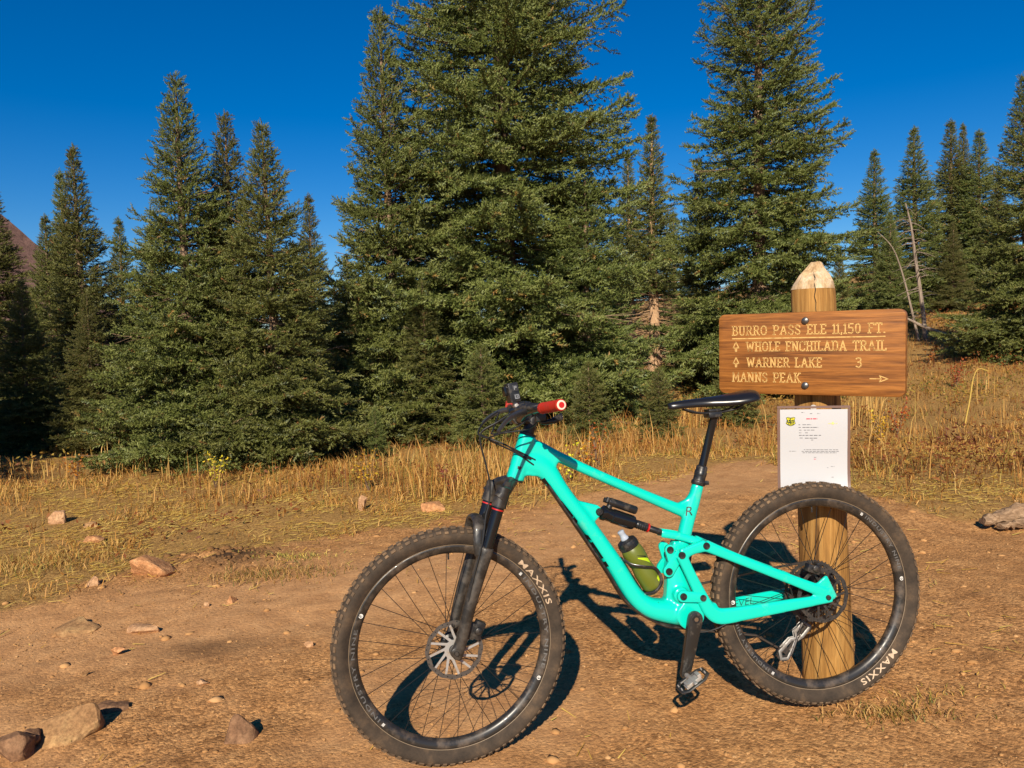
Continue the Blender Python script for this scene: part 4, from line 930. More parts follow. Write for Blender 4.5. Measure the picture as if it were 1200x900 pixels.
bolt(swing, .838, .214, -.0575); bolt(swing, .754, .194, -.0570); bolt(upl, .723, .212, -.0375); bolt(upl, .712, .144, -.0385); bolt(lol, .744, .064, -.0595); bolt(lol, .809, .051, -.0595, .0105)
bolt(frame, .507, .358, -.0255, .0095)
# yoke that carries the shock to the swingarm
m = MB()
for s in (-1, 1): m.tube(cat([(.706, .020 * s, .264), (.77, .027 * s, .246), (.838, .036 * s, .216)], 5), [(.0125, .005)] * 11, 12)
m.box((.765, 0, .244), (.05, .05, .016), Matrix.Rotation(R(20), 3, 'Y')); bp('shock_yoke', m, M_teal, bevel=.002)
# rear shock
sa, sd = Vector((.507, 0, .358)), (Vector((.712, 0, .264)) - Vector((.507, 0, .358))).normalized(); sn = Vector((-sd.z, 0, sd.x))
m = MB(); m.lathe([(.0, .006), (.016, .008), (.0245, .014), (.0245, .026), (.0215, .03), (.0215, .05), (.0235, .052), (.0235, .118), (.021, .126), (.014, .130), (.014, .134)], 26, sa, sd)
m.tube([sa - Vector((0, .024, 0)), sa + Vector((0, .024, 0))], [.012, .012], 16, ref=(0, 0, 1)); shock = bp('rear_shock', m, M_gloss)
m = MB(); m.lathe([(.012, .134), (.0135, .136), (.0135, .172), (.0125, .174)], 20, sa, sd)
for q in np.arange(.139, .17, .007): m.lathe([(.0135, q), (.0150, q + .002), (.0135, q + .0045)], 20, sa, sd)
m.lathe([(.006, .174), (.0105, .182), (.0105, .222), (.006, .226)], 16, sa, sd); bp('shaft', m, M_black, shock)
m = MB(); m.lathe([(.0136, .1745), (.0150, .1755), (.0150, .1790), (.0136, .180)], 20, sa, sd); bp('travel_ring', m, M_redring, shock)
ra = sa + sn * .041 + sd * .018
m = MB(); m.lathe([(.0, .004), (.0125, .006), (.0135, .012), (.0135, .100), (.0115, .104), (0, .104)], 22, ra, sd); m.tube([sa + sd * .03 + sn * .015, ra + sd * .016], [.010, .010], 12)
m.lathe([(0, -.012), (.0085, -.010), (.0085, .002), (0, .004)], 14, ra, sd); m.lathe([(.007, 0), (.007, .016)], 12, ra - sn * .004 + Vector((0, -.008, 0)), sn); bp('reservoir', m, M_black, shock)
# seat post and saddle
pdv = (Vector((.930, 0, .616)) - Vector((.852, 0, .405))).normalized(); pb = Vector((.852, 0, .405))
m = MB(); m.lathe([(.0128, .045), (.0128, .222), (.015, .226), (.015, .234)], 22, pb, pdv); sp = bp('seat_post', m, M_gloss)
m = MB(); m.lathe([(.0215, -.002), (.0235, .001), (.0235, .011), (.0195, .013), (.0195, .030), (.0205, .031), (.0205, .042), (.0185, .046), (.0185, .058), (.0160, .062), (.0135, .064)], 24, pb, pdv); m.box(pb + pdv * .006 + Vector((.026, 0, -.004)), (.014, .020, .012)); bp('seat_collar', m, M_black, sp, bevel=.0006)
m = MB(); rows = [(.777, .668, .006, .010, .008), (.785, .669, .014, .012, .010), (.81, .671, .020, .013, .012), (.86, .672, .023, .014, .014), (.91, .672, .031, .015, .016), (.96, .673, .050, .017, .018), (1.0, .676, .066, .018, .019), (1.035, .680, .073, .018, .018), (1.062, .683, .070, .016, .015), (1.075, .684, .054, .012, .011), (1.081, .684, .030, .006, .006)]
c = cat(rows, 4); vs, fs, n = [], [], 24
for x, z, w, ht, hb in c:
    for k in range(n):
        a = 2 * pi * k / n; ca, sa_ = cos(a), sin(a); yy = w * math.copysign(abs(ca) ** .75, ca); z_ = z + (ht if sa_ > 0 else hb) * math.copysign(abs(sa_) ** .8, sa_) - .22 * yy * yy / max(w, .01)
        vs.append((x, yy, z_))
for i in range(len(c) - 1):
    for k in range(n): fs.append((i * n + k, i * n + (k + 1) % n, (i + 1) * n + (k + 1) % n, (i + 1) * n + k))
fs += [tuple(range(n)), tuple((len(c) - 1) * n + k for k in reversed(range(n)))]
m.add(vs, fs); sad = bp('saddle', m, M_saddle, angle=70)
for s in (-1, 1): m = MB(); m.tube(cat([(.83, .010 * s, .655), (.87, .020 * s, .640), (.92, .022 * s, .634), (.97, .022 * s, .636), (1.01, .03 * s, .645), (1.04, .035 * s, .668)], 5), .0035, 8); bp('saddle_rail', m, M_black, sad)
m = MB(); m.box((.927, 0, .628), (.045, .052, .018)); m.box((.927, 0, .642), (.04, .048, .010)); bp('saddle_clamp', m, M_black, sad, bevel=.003)
# cranks, chainring, pedals
def crank(s, name):
    ex, ez = (-.0505, -.168) if s < 0 else (.0505, .168); y = .078 * s; m = MB(); bx_, bz_ = .768, -.004
    c = cat([(bx_, y, bz_, .0175, .011), (bx_ + ex * .12, y, bz_ + ez * .12, .0185, .0115), (bx_ + ex * .5, y + .004 * s, bz_ + ez * .5, .0155, .0095), (bx_ + ex, y + .008 * s, bz_ + ez, .0135, .0075)], 6)
    m.tube(c[:, :3], [tuple(q) for q in c[:, 3:]], 4, rot=pi / 4); m.v = [tuple(p) for p in m.v]
    m = MB(); m.capsule((bx_, bz_), (bx_ + ex, bz_ + ez), .0235, .0155, y - .010, y + .010); o = bp(name, m, M_carbon, bevel=.004)
    m = MB(); m.ring(lambda a: .007, lambda a: .0125, y + s * .0095 - .001, y + s * .0125, 24, (bx_, bz_)); bp('axle_ring', m, M_black, o)
    m = MB(); m.lathe([(.0095, -.002), (.0095, .002)], 18, (bx_, y + s * .0095, bz_)); bp('axle_end', m, simple('bronze_axle', (.20, .13, .08), .45, .6) if s < 0 else M_grey, o)
    m = MB(); m.lathe([(.007, 0), (.007, .014)], 14, (bx_ + ex, y + s * .006, bz_ + ez), (0, s, 0)); bp('pedal_bolt', m, M_silver, o)
    return o
crk = crank(-1, 'crank_arm'); crank(1, 'crank_arm')
def pedal(s, tilt):
    ex, ez = (-.0505, -.168) if s < 0 else (.0505, .168); c = Vector((.768 + ex, .092 * s, -.004 + ez)); m = MB(); T = Matrix.Rotation(R(tilt), 3, 'Y')
    y0, y1 = .012 * s, .085 * s
    def q(x, y, z): return c + T @ Vector((x, y, z))
    loop = [(-.046, y0 + .012 * s), (-.034, y0), (.034, y0), (.046, y0 + .012 * s), (.046, y1 - .014 * s), (.030, y1), (-.030, y1), (-.046, y1 - .014 * s), (-.046, y0 + .012 * s), (-.034, y0)]
    m.tube([q(x, y, 0) for x, y in loop], [(.0075, .004)] * len(loop), 8, ref=tuple(T @ Vector((0, 0, 1))), cap=False)
    o = bp('pedal', m, M_steel_dark)
    m = MB(); m.tube([q(0, 0, 0), q(0, y1, 0)], [.0085, .007], 12, ref=(0, 0, 1)); m.box(q(0, (y0 + y1) / 2, 0), (.052, .034, .012), T); m.box(q(.024, (y0 + y1) / 2, .006), (.012, .03, .012), T); m.box(q(-.024, (y0 + y1) / 2, -.006), (.012, .03, .012), T); bp('pedal_body', m, M_silver, o, bevel=.002)
    for x in (-.044, .044):
        for y in (.3, .7): m = MB(); m.tube([q(x, y0 + (y1 - y0) * y, -.011), q(x, y0 + (y1 - y0) * y, .011)], [.0022, .0022], 6, ref=(1, 0, 0)); bp('pedal_pin', m, M_silver, o)
pedal(-1, -28); pedal(1, -28)
m = MB(); nt = 32; m.ring(lambda a: .048, lambda a: .066 + .0025 * (1 if sin(nt * a) > 0 else -1), .050, .0535, 256, (.768, -.004))
for k in range(5): a = 2 * pi * k / 5 + .3; m.capsule((.768, -.004), (.768 + .052 * cos(a), -.004 + .052 * sin(a)), .016, .007, .0505, .053)
bp('chainring', m, M_steel_dark)
c = [(.768 + .066 * cos(a), .052, -.004 + .066 * sin(a)) for a in np.linspace(R(92), R(250), 14)]
chain = c + [(1.02, .046, -.128), (1.100, .045, -.184), (1.118, .045, -.203), (1.135, .045, -.185), (1.165, .045, -.150), (1.195, .044, -.128), (1.215, .044, -.100)] + [(1.228 + .095 * cos(a), .042, .095 * sin(a)) for a in np.linspace(R(-85), R(85), 14)] + [(1.1, .046, .088), (.9, .05, .072), c[0]]
m = MB(); m.tube(chain, [(.0042, .0035)] * len(chain), 6); bp('chain', m, M_chain)
# rear derailleur, on the far side
M_cage = simple('worn_cage', (.27, .26, .245), .5, .5, dirt=(.15, .11, .08), dscale=60)
def derailleur():
    m = MB(); m.capsule((1.232, -.03), (1.205, -.085), .013, .016, .062, .082); m.capsule((1.205, -.085), (1.197, -.118), .015, .013, .055, .08); d = bp('derailleur', m, M_black, bevel=.003)
    for y in (.039, .053):
        m = MB(); a, b = np.array((1.197, -.122)), np.array((1.112, -.205)); u = (b - a) / np.linalg.norm(b - a); n = np.array((-u[1], u[0]))
        for path in ([a + n * .014 - u * .010, a - n * .015 - u * .008, a - n * .018 + u * .035, a + u * .055 + n * .006, a + u * .032 + n * .012, a + n * .014 - u * .010], [a + u * .05, a + u * .066 - n * .014, b - n * .020 + u * .002, b + u * .018, b + n * .018 + u * .002, b + n * .012 - u * .030, a + u * .05]):
            m.tube([(p[0], y, p[1]) for p in path], [(.0058, .002)] * len(path), 6)
        bp('cage_plate', m, M_cage, d)
    for cx, cz, r in ((1.192, -.127, .021), (1.112, -.203, .025)):
        m = MB(); m.ring(lambda a: .006, lambda a: r * (1 + .05 * (1 if sin(13 * a) > 0 else -1)), .043, .048, 104, (cx, cz)); bp('pulley_wheel', m, M_steel_dark, d)
derailleur()
# bottle cage
bb, bt = Vector((.668, 0, .094)), Vector((.574, 0, .286)); bd = (bt - bb).normalized(); bn = Vector((bd.z, 0, -bd.x))
Pq = lambda s, n, y: tuple(bb + bd * s + bn * n + Vector((0, y, 0)))
m = MB()
for s in (-1, 1):
    m.tube(cat([Pq(.0, -.040, .012 * s), Pq(-.006, -.01, .030 * s), Pq(.012, .025, .034 * s), Pq(.055, .030, .034 * s), Pq(.085, .0, .0425 * s), Pq(.110, -.030, .032 * s), Pq(.135, -.043, .012 * s)], 6), [(.0055, .0025)] * 37, 8)
m.tube([Pq(-.01, -.041, 0), Pq(.14, -.044, 0)], [(.003, .012)] * 2, 8); m.tube(cat([Pq(-.004, -.038, 0), Pq(-.012, -.01, 0), Pq(-.010, .02, 0)], 4), [(.003, .010)] * 9, 8); bp('bottle_cage', m, M_carbon)
# ---- front end
LEG = lambda t, y, o=0: (KD.x * t - KD.z * o, y, KD.z * t + KD.x * o)      # t along the fork leg, o forward
m = MB(); m.tube([AX0 - KD * .03, AX0 + KD * .02], [.027, .029], 20)
cr_ = cat([(.172, -.075, .448), (.20, -.066, .470), (.222, -.035, .482), (.238, 0, .486), (.222, .035, .482), (.20, .066, .470), (.172, .075, .448)], 5); m.tube(cr_, [(.017, .019)] * len(cr_), 12, ref=(0, 0, 1))
for s in (-1, 1): m.tube([LEG(.455, .066 * s), LEG(.518, .066 * s), LEG(.522, .066 * s)], [.0235, .0225, .016], 18)
fork = bp('fork', m, M_fork, steer=True, angle=50)
for s in (-1, 1):
    m = MB(); m.tube([LEG(.30, .066 * s), LEG(.46, .066 * s)], [.0185, .0185], 24); st_ = bp('stanchion', m, M_gloss, fork, steer=True)
    m = MB(); m.tube([LEG(.445, .066 * s), LEG(.449, .066 * s)], [.0192, .0192], 24); bp('red_ring', m, M_redring, st_, steer=True)
m = MB()
for s in (-1, 1):
    c = cat([(*LEG(-.022, .062 * s, -.012), .012), (*LEG(.0, .062 * s, -.010), .0165), (*LEG(.05, .064 * s, -.006), .0185), (*LEG(.16, .066 * s), .0205), (*LEG(.27, .066 * s), .0225), (*LEG(.315, .066 * s), .0238), (*LEG(.328, .066 * s), .0225)], 5); m.tube(c[:, :3], list(c[:, 3]), 18)
    m.lathe([(.016, -.013), (.018, -.010), (.018, .010), (.014, .013)], 18, (0, .060 * s, 0))
    m.tube([LEG(.0, .061 * s), LEG(.03, .062 * s, -.004)], [.015, .016], 12)
ar = cat([LEG(.300, -.070, .012), LEG(.345, -.066, .030), LEG(.388, -.050, .040), LEG(.402, 0, .043), LEG(.388, .050, .040), LEG(.345, .066, .030), LEG(.300, .070, .012)], 5); m.tube(ar, [(.0105, .021)] * len(ar), 10, ref=(1, 0, 0))
lw = blend(m, .0036, 5, M_fork, 'fork_lowers'); lw.transform(SH4 @ STM); link('fork_lowers', lw, fork)
# front brake caliper and hose
m = MB(); cc = Vector(LEG(.075, -.044, -.052)); m.box(cc, (.030, .030, .055), Matrix.Rotation(HA + R(8), 3, 'Y')); m.box(cc + Vector((-.018, 0, .0)), (.02, .024, .05), Matrix.Rotation(HA, 3, 'Y')); m.lathe([(.012, -.016), (.012, -.02), (.008, -.022)], 14, cc); bp('brake_caliper', m, M_black, steer=True, bevel=.004)
m = MB(); m.box((1.194, -.052, .094), (.044, .028, .026), Matrix.Rotation(R(25), 3, 'Y')); m.lathe([(.013, -.012), (.013, -.018), (.009, -.020)], 14, (1.20, -.052, .096)); m.box((1.215, -.052, .105), (.016, .024, .016)); bp('brake_caliper', m, M_black, bevel=.004)
# head set, stem, bar
STM = Matrix.Translation(AX0) @ Matrix.Rotation(R(2.0), 4, KD) @ Matrix.Translation(-AX0)
m = MB(); m.lathe([(.0275, 0), (.0275, .006), (.019, .007), (.019, .022), (.020, .0225), (.020, .062), (.017, .064)], 24, Vector((.303, 0, .625)), KD); bp('headset_spacer', m, M_black, steer=True)
CL = Vector((.277, 0, .683)); stemA = Vector((.303, 0, .625)) + KD * .042
m = MB(); m.tube([stemA, stemA.lerp(CL, .6), CL], [(.019, .020), (.016, .018), (.021, .024)], 16); m.lathe([(.022, -.024), (.022, .024)], 20, CL); stem = bp('stem', m, M_black, steer=True, bevel=.003)
half = []; INV = STM.inverted()
g_out, g_in = INV @ Vector((.338, -.385, .716)), INV @ Vector((.311, -.265, .710))
hb = [tuple(CL), (CL.x + .001, -.045, CL.z + .001), (CL.x + .004, -.12, CL.z + .018), tuple(g_in), tuple(g_out)]
full = [(x, -y, z) for x, y, z in hb[:0:-1]] + hb
c = cat(full, 7); rr_ = [.0155 if abs(p[1]) < .06 else (.0111 if abs(p[1]) > .16 else .0155 - (.0044) * (abs(p[1]) - .06) / .1) for p in c]
m = MB(); m.tube(c, rr_, 16, ref=(1, 0, 0)); bar = bp('handlebar', m, M_carbon, steer=True)
for s in (-1, 1):
    a, b = Vector(g_in), Vector(g_out); a.y *= -s * 1; b.y *= -s * 1
    if s < 0: a, b = Vector(g_in), Vector(g_out)
    else: a, b = Vector((g_in.x, -g_in.y, g_in.z)), Vector((g_out.x, -g_out.y, g_out.z))
    d = (b - a).normalized(); Lg = (b - a).length; prof = [(.0125, -.006), (.0165, -.004), (.0165, .008), (.0155, .009)]
    for q in np.linspace(.012, Lg - .02, 16): prof += [(.0158, q), (.0163, q + .002), (.0163, q + .0045), (.0157, q + .006)]
    prof += [(.0166, Lg - .012), (.0172, Lg - .006), (.0165, Lg + .001), (.015, Lg + .003)]
    m = MB(); m.lathe(prof, 24, a, d); gr_ = bp('grip', m, M_red, steer=True)
    m = MB(); m.lathe([(.0135, Lg + .0035), (.0125, Lg + .0045), (0, Lg + .0045)], 24, a, d); bp('end_cap', m, M_cream if False else simple('cap_cream', (.70, .56, .44), .6), gr_, steer=True)
    m = MB(); e = b + d * .0052; u1 = d.orthogonal().normalized(); u2 = d.cross(u1)
    vs = [e + (u1 * cos(a_) + u2 * sin(a_)) * .0085 for a_ in np.linspace(0, 2 * pi, 20, endpoint=False)]; m.add(vs, [tuple(range(20))]); m.add([e + d * .0004 + u2 * -.0045 + u1 * .002 + (u1 * cos(a_) + u2 * sin(a_)) * .0032 for a_ in np.linspace(0, 2 * pi, 14, endpoint=False)], [])
    bp('cap_emblem', m, M_redring, gr_, steer=True)
# brake levers, hoses, dropper remote : near side measured, far side mirrored through the steering plane
def lever(near):
    f = (lambda *p: Vector(p)) if near else (lambda *p: STM @ Vector(((INV @ Vector(p)).x + .055, -(INV @ Vector(p)).y, (INV @ Vector(p)).z)))
    m = MB(); m.tube(cat([f(.315, -.215, .712), f(.290, -.20, .716), f(.262, -.165, .712), f(.245, -.12, .706)], 4), [(.011, .012)] * 4 + [(.0125, .013)] * 5 + [(.010, .010)] * 4, 12); m.lathe([(.0165, -.009), (.0165, .009)], 18, f(.312, -.205, .704), f(.31, -.4, .71) - f(.31, -.2, .705))
    o = bp('brake_lever', m, M_black, angle=50)
    m = MB(); m.tube(cat([f(.272, -.20, .704), f(.245, -.24, .702), f(.219, -.275, .696), f(.190, -.31, .680), f(.166, -.335, .659)], 5), [(.010 - .0035 * i / 20, .004) for i in range(21)], 8, ref=(0, 1, 0)); bp('lever_blade', m, simple('lever_grey', (.06, .062, .066), .33, .5), o)
    m = MB(); m.tube(cat([f(.262, -.165, .712), f(.285, -.155, .716)], 3), [.0135] * 4, 12, ref=(0, 0, 1)); bp('reservoir_cap', m, M_black, o)
lever(True); lever(False)
m = MB(); m.tube(cat([(.305, -.17, .690), (.322, -.18, .668), (.345, -.20, .668), (.372, -.225, .680)], 4), [.006] * 4 + [.008] * 5 + [(.012, .006)] * 4, 10); m.box((.315, -.19, .685), (.03, .02, .026)); bp('dropper_lever', m, M_black, bevel=.002)
m = MB(); m.tube(cat([STM @ Vector((.30, .17, .690)), STM @ Vector((.315, .18, .665)), STM @ Vector((.35, .20, .655))], 4), [.006] * 4 + [.009] * 5, 10); m.box(STM @ Vector((.30, .17, .672)), (.04, .03, .03)); bp('shift_lever', m, M_black, bevel=.002)
def cable(pts, r=.0026): m = MB(); c = cat(pts, 9); m.tube(c, r, 8, ref=(1, 0, .2)); return bp('cable', m, M_cable)
cable([(.245, -.12, .706), (.20, -.10, .680), (.150, -.085, .655), (.142, -.08, .620), (.153, -.075, .550), (.160, -.072, .490), (.150, -.075, .43), (.136, -.085, .395), (.118, -.092, .32), (.075, -.09, .20), (.055, -.082, .12), (.06, -.06, .085)])
cable([(.30, -.17, .69), (.25, -.14, .66), (.19, -.10, .640), (.17, -.06, .628), (.205, -.045, .605), (.26, -.034, .572), (.309, -.026, .530)])
cable([(.23, .12, .706), (.18, .08, .68), (.148, .02, .645), (.175, -.02, .628), (.215, -.035, .608), (.262, -.033, .580), (.316, -.026, .545)])
cable([(.27, .17, .68), (.20, .10, .66), (.158, .03, .642), (.19, -.01, .622), (.23, -.03, .60), (.272, -.031, .566), (.302, -.027, .548)])
cable([(.235, .12, .704), (.20, .05, .650), (.19, -.02, .640), (.24, -.05, .642), (.30, -.08, .65), (.33, -.12, .68)])
cable([(.74, -.012, -.045), (.80, -.03, -.064), (.845, -.046, -.056), (.88, -.050, -.044)], .0025)
cable([(1.00, -.040, .108), (1.08, -.045, .075), (1.11, -.048, .045), (1.12, -.044, .015)], .0024)

# ------------------------------------------------------------------ wheels
TY = [(.3115, .0135), (.319, .0195), (.328, .0265), (.338, .0305), (.347, .0318), (.356, .0285), (.3625, .021), (.3655, .010), (.3665, 0)]
tyr = np.array([q[0] for q in TY]); tyy = np.array([q[1] for q in TY])
def spoke_mesh(s, lead, fl_r, fl_y):
    a = R(62) * lead; p0 = Vector((fl_r * cos(a), fl_y * s, fl_r * sin(a))); p1 = Vector((.291, .003 * s, 0)); return MB().tube([p0, p1], [.00115, .00115], 5, ref=(0, 0, 1)).mesh('spoke', M_spoke)
def knobs():
    """the tread of a trail tyre: ramped centre blocks, transition blocks and shoulder blocks"""
    m = MB(); n = 92
    for k in range(n):
        a = 2 * pi * k / n; T = Matrix.Rotation(-a, 3, 'Y')
        def blk(y, r, sx, sy, sz, cant, da=0.0):
            T2 = Matrix.Rotation(-(a + da), 3, 'Y'); m.box(T2 @ Vector((r, y, 0)), (sx, sy, sz), T2 @ Matrix.Rotation(cant, 3, 'Z'))
        if k % 2 == 0:
            for s in (-1, 1): blk(.006 * s, .3672, .006, .0095, .017, 0); blk(.026 * s, .3575, .007, .009, .016, R(47) * s)
        else:
            for s in (-1, 1): blk(.0155 * s, .3650, .006, .008, .013, R(20) * s); blk(.0272 * s, .3557, .007, .008, .012, R(52) * s)
    return m.mesh('tread', M_tread, smooth=False)
def torus_part(prof, n=128):
    m = MB(); m.lathe(prof, n, closed=True); return m
tyre_me = torus_part([(r, -y) for r, y in TY] + [(r, y) for r, y in TY[-2::-1]] + [(.300, .012), (.300, -.012)]).mesh('tyre', M_tyre, angle=60)
rim_me = torus_part([(.3165, -.0150), (.3150, -.0172), (.309, -.0176), (.298, -.0145), (.290, -.009), (.2875, 0), (.290, .009), (.298, .0145), (.309, .0176), (.3150, .0172), (.3165, .0150)]).mesh('rim', M_rim, angle=70)
bead_me = torus_part([(.3168, -.0150), (.3182, -.0166), (.3168, -.0182), (.3152, -.0176)]).mesh('rim_edge', simple('dusty_rim_edge', (.20, .145, .09), .5))
tread_me = knobs()
spk = {(s, l): spoke_mesh(s, l, .029, .030) for s in (-1, 1) for l in (-1, 1)}
def ring_text(s, size, r0, phi0, phi1, yfun, mat, name, parent, bold=0, off=.0010, shear=0):
    p, f = text_geo(s, size, bold, shear, 1.18); p[:, 0] -= p[:, 0].min(); w = p[:, 0].max(); p, f = dense(p, f, .02 if size > .1 else .006)
    vs = []
    for x, y in p:
        a = phi0 + (phi1 - phi0) * x / w; r = r0 + y; vs.append((r * cos(a), -(yfun(r) + off), r * sin(a)))
    me = bpy.data.meshes.new(name); me.from_pydata(vs, [], f); me.materials.append(mat); return link(name, me, parent)
ty_y = lambda r: np.interp(r, tyr, tyy)
rim_y = lambda r: np.interp(r, [.290, .298, .309, .315], [.009, .0145, .0176, .0172])
def wheel(M, label, rot, maxxis, ind, front):
    w = empty('wheel', parent=bike); w.matrix_local = SH4 @ M; w['label'] = label
    link('tyre', tyre_me, w); t = link('tread', tread_me, w); t['kind'] = 'stuff'; t.rotation_euler = (0, rot, 0); link('rim', rim_me, w); link('rim_edge', bead_me, w)
    for k in range(8):
        for (s, l), me in spk.items():
            o = link('spoke', me, w); o.rotation_euler = (0, 2 * pi * k / 8 + (0 if s < 0 else pi / 16) + (0 if l > 0 else pi / 8) + rot, 0)
    m = MB(); m.lathe([(.010, -.055), (.012, -.048), (.017, -.044), (.017, -.037), (.031, -.035), (.032, -.0315), (.031, -.028), (.020, -.022), (.016, 0), (.020, .022), (.031, .028), (.032, .0315), (.031, .035), (.017, .037), (.017, .044), (.012, .048), (.010, .055)], 28); m.obj('hub', M_black, w)
    # brake rotor
    y = -.041; m = MB(); m.ring(lambda a: .0765 + .0015 * cos(12 * a), lambda a: .0895 + .0010 * cos(12 * a + 1), y - .0010, y + .0010, 144)
    ro = m.obj('brake_rotor', M_rotor if front else M_steel_dark, w, angle=30)
    m = MB(); na = 12 if front else 10
    for k in range(na):
        a = 2 * pi * k / na + .2; b = a + R(24); m.capsule((.026 * cos(a), .026 * sin(a)), (.078 * cos(b), .078 * sin(b)), .0042, .0032, y - .0009, y + .0009, 4)
    m.ring(lambda a: .014, lambda a: .031, y - .0015, y + .0015, 40); m.obj('rotor_spider', M_silver if front else M_steel_dark, ro)
    m = MB()
    for k in range(36):
        a = 2 * pi * k / 36; rr = .083 + .0038 * (k % 3 - 1); m.lathe([(.0021, -.0006), (.0021, 0)], 8, (rr * cos(a), y - .0008, rr * sin(a)))
    m.obj('rotor_holes', M_blackprint, ro)
    m = MB(); m.lathe([(.003, .268), (.003, .289)], 8, (0, 0, 0), (.05, 0, 1)); m.obj('valve', M_black, w)
    ring_text('MAXXIS', .0235, .3225, R(maxxis[0]), R(maxxis[1]), ty_y, M_cream, 'lettering', w, .0004, .0011)['label'] = 'cream tyre lettering'
    for a0, a1, sw in ind:
        ring_text('INDUSTRY NINE', .0150, .2985, R(a0), R(a1), rim_y, M_greyprint, 'lettering', w, .0002, .0010)
        a = R(sw); m = MB(); c = (.3035 * cos(a), .3035 * sin(a)); m.ring(lambda q: .0046, lambda q: .0066, -rim_y(.303) - .0016, -rim_y(.303) - .0008, 20, c); m.ring(lambda q: .0012, lambda q: .0026, -rim_y(.303) - .0016, -rim_y(.303) - .0008, 14, (c[0] + .001, c[1] + .001)); m.obj('emblem', M_white, w, smooth=False)
        b = R(a0) + R(3.2); m = MB()
        for q in (-.004, -.0012, .0016, .0044): m.box(((.3045 + q) * cos(b), -rim_y(.3045) - .0009, (.3045 + q) * sin(b)), (.0016, .0006, .0085), Matrix.Rotation(-b, 3, 'Y'))
        m.obj('small_print', M_white, w, smooth=False)
    if not front:
        ca = empty('cassette', parent=w); m = None
        for i, r in enumerate((.1045, .087, .073, .062, .053, .046, .040, .035, .031, .027, .0235, .021)):
            m = MB(); nt = int(r * 2 * pi / .0127); yy = .020 + i * .0030; m.ring(lambda a: max(r - .013, .014), lambda a: r + .0022 * (1 if sin(nt * a) > .1 else -1), yy, yy + .0018, max(64, nt * 4)); m.obj('sprocket', M_steel_dark, ca)
        m = MB()
        for k in range(9): a = 2 * pi * k / 9; b = a + R(16); m.capsule((.022 * cos(a), .022 * sin(a)), (.094 * cos(b), .094 * sin(b)), .006, .0045, .0195, .0215, 5)
        m.lathe([(.016, .018), (.016, .056)], 20); m.obj('sprocket_spider', M_steel_dark, ca)
        m = MB(); m.lathe([(.007, -.080), (.007, .080)], 16); m.lathe([(.007, -.079), (.0085, -.075), (.0085, -.072)], 18); m.obj('axle', M_black, w)
    else:
        m = MB(); m.lathe([(.006, -.084), (.0075, -.080), (.0075, .078)], 16); m.obj('axle', M_black, w)
    return w
wheel(STW.copy(), 'front wheel with bare silver brake rotor', .03, (45, 15), [(36, -23, -29), (217, 160, 152)], True)
wheel(Matrix.Translation((WB, 0, 0)), 'rear wheel in front of the sign post', .11, (-42, -70), [(50, 8, 2), (228, 186, 178)], False)

# ------------------------------------------------------------------ water bottle in its cage
BW = Matrix.Translation(BO) @ BR.to_4x4()
def frame_at(p, zdir, xdir):
    z = zdir.normalized(); x = (xdir - z * xdir.dot(z)).normalized(); y = z.cross(x); M = Matrix((x, y, z)).transposed().to_4x4(); M.translation = p; return M
bot = tag(empty('water_bottle'), 'olive green water bottle with black cap held in the bike frame', 'bottle')
bot.matrix_world = BW @ frame_at(bb + bd * .0, bd, Vector((1, 0, 0)))
M_olive = simple('olive_plastic', (.105, .125, .012), .42, 0, .5, 0, dirt=(.13, .14, .03), dscale=20)
m = MB(); m.lathe([(0, -.002), (.028, -.002), (.0335, .003), (.036, .012), (.0362, .060), (.0335, .078), (.0328, .088), (.0350, .102), (.0362, .118), (.0350, .138), (.0318, .150), (.0300, .153)], 40, axis=(0, 0, 1)); m.obj('body', M_olive, bot, angle=60)
m = MB(); m.lathe([(.0312, .1485), (.0330, .152), (.0330, .168), (.0310, .176), (.0200, .181), (.0150, .182)], 40, axis=(0, 0, 1))
for k in range(30): a = 2 * pi * k / 30; m.box((.033 * cos(a), .033 * sin(a), .160), (.0016, .003, .013), Matrix.Rotation(a, 3, 'Z'))
m.obj('cap', M_black, bot)
m = MB(); m.lathe([(.0135, .182), (.0135, .188), (.0110, .192), (.0100, .202), (.0115, .205), (.0115, .211), (.0080, .2135), (.0045, .2135)], 24, axis=(0, 0, 1)); m.obj('nozzle', simple('clear_grey_plastic', (.36, .40, .47), .2, 0, .5), bot)
def bot_r(z): return np.interp(z, [.003, .012, .060, .078, .088, .102, .118, .138, .150], [.0335, .036, .0362, .0335, .0328, .0350, .0362, .0350, .0318])
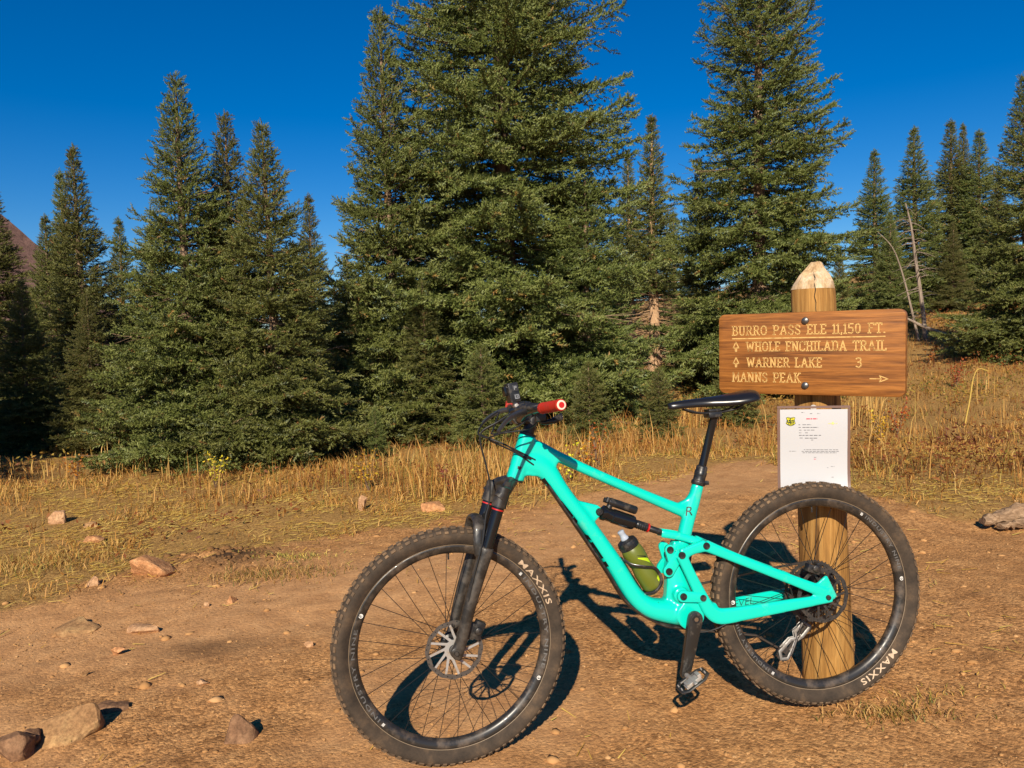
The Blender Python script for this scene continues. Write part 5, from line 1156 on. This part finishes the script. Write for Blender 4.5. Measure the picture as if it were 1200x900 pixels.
def bot_decal(name, polys, mat):
    m = MB()
    for (a0, z0, a1, z1, w0, w1) in polys:
        n = 10; vs, fs = [], []
        for i in range(n + 1):
            t = i / n; a = R(a0 + (a1 - a0) * t); z = z0 + (z1 - z0) * t; w = (w0 + (w1 - w0) * t) / 2
            for q in (-w, w): r = bot_r(z + q) + .0007; vs.append((r * cos(a), r * sin(a), z + q))
        for i in range(n): fs.append((2 * i, 2 * i + 1, 2 * i + 3, 2 * i + 2))
        m.add(vs, fs)
    return m.obj(name, mat, bot)
M_lime = simple('lime_print', (.45, .62, .01), .45)
bot_decal('lime_stripe', [(-95, .118, -35, .086, .004, .018), (-62, .022, -30, .030, .013, .013)], M_lime)
bot_decal('black_stripe', [(-90, .126, -45, .104, .002, .006)], M_blackprint)

# ------------------------------------------------------------------ action camera on the handlebar
ac = tag(empty('action_camera'), 'small black action camera mounted upright on the handlebar', 'camera')
ac.matrix_world = BW @ (Matrix.Translation((.268, -.035, .722)) @ Matrix.Rotation(R(-6), 4, 'Y') @ Matrix.Rotation(R(10), 4, 'Z'))
m = MB(); m.box((-.002, 0, .042), (.034, .044, .062)); m.obj('body', M_black, ac, bevel=.004)
m = MB(); m.box((-.023, .006, .050), (.012, .028, .030)); m.obj('lens_housing', M_gloss, ac, bevel=.003)
m = MB(); m.box((.003, -.0225, .055), (.018, .003, .020)); m.box((.003, -.0225, .028), (.018, .003, .018)); pn = m.obj('side_panel', simple('panel_dark_grey', (.03, .03, .033), .4), ac, bevel=.0012)
m = MB()
for pts in ([(-.001, .050), (-.001, .060), (.006, .060), (.006, .0555), (-.001, .0555)], [(-.003, .022), (-.003, .033), (.009, .033), (.009, .022), (-.003, .022)], [(.001, .026), (.005, .026), (.005, .030)]): ribbon(m, pts, .0014, -.0246, -.0239)
m.obj('panel_marks', simple('mark_grey', (.30, .31, .32), .5), ac, smooth=False)
m = MB(); m.box((0, 0, .006), (.014, .018, .012)); m.lathe([(.007, -.014), (.007, .014)], 14, (0, 0, 0)); m.obj('mount', M_silver, ac, bevel=.002)
m = MB(); m.lathe([(.018, -.012), (.018, .012)], 20, (.008, 0, -.034)); m.box((.002, 0, -.012), (.012, .016, .026)); m.obj('bar_clamp', M_black, ac, bevel=.002)
m = MB(); m.lathe([(.005, .012), (.006, .016), (.006, .024), (.003, .026)], 12, (.012, 0, .004)); m.obj('mount_knob', M_redring, ac)
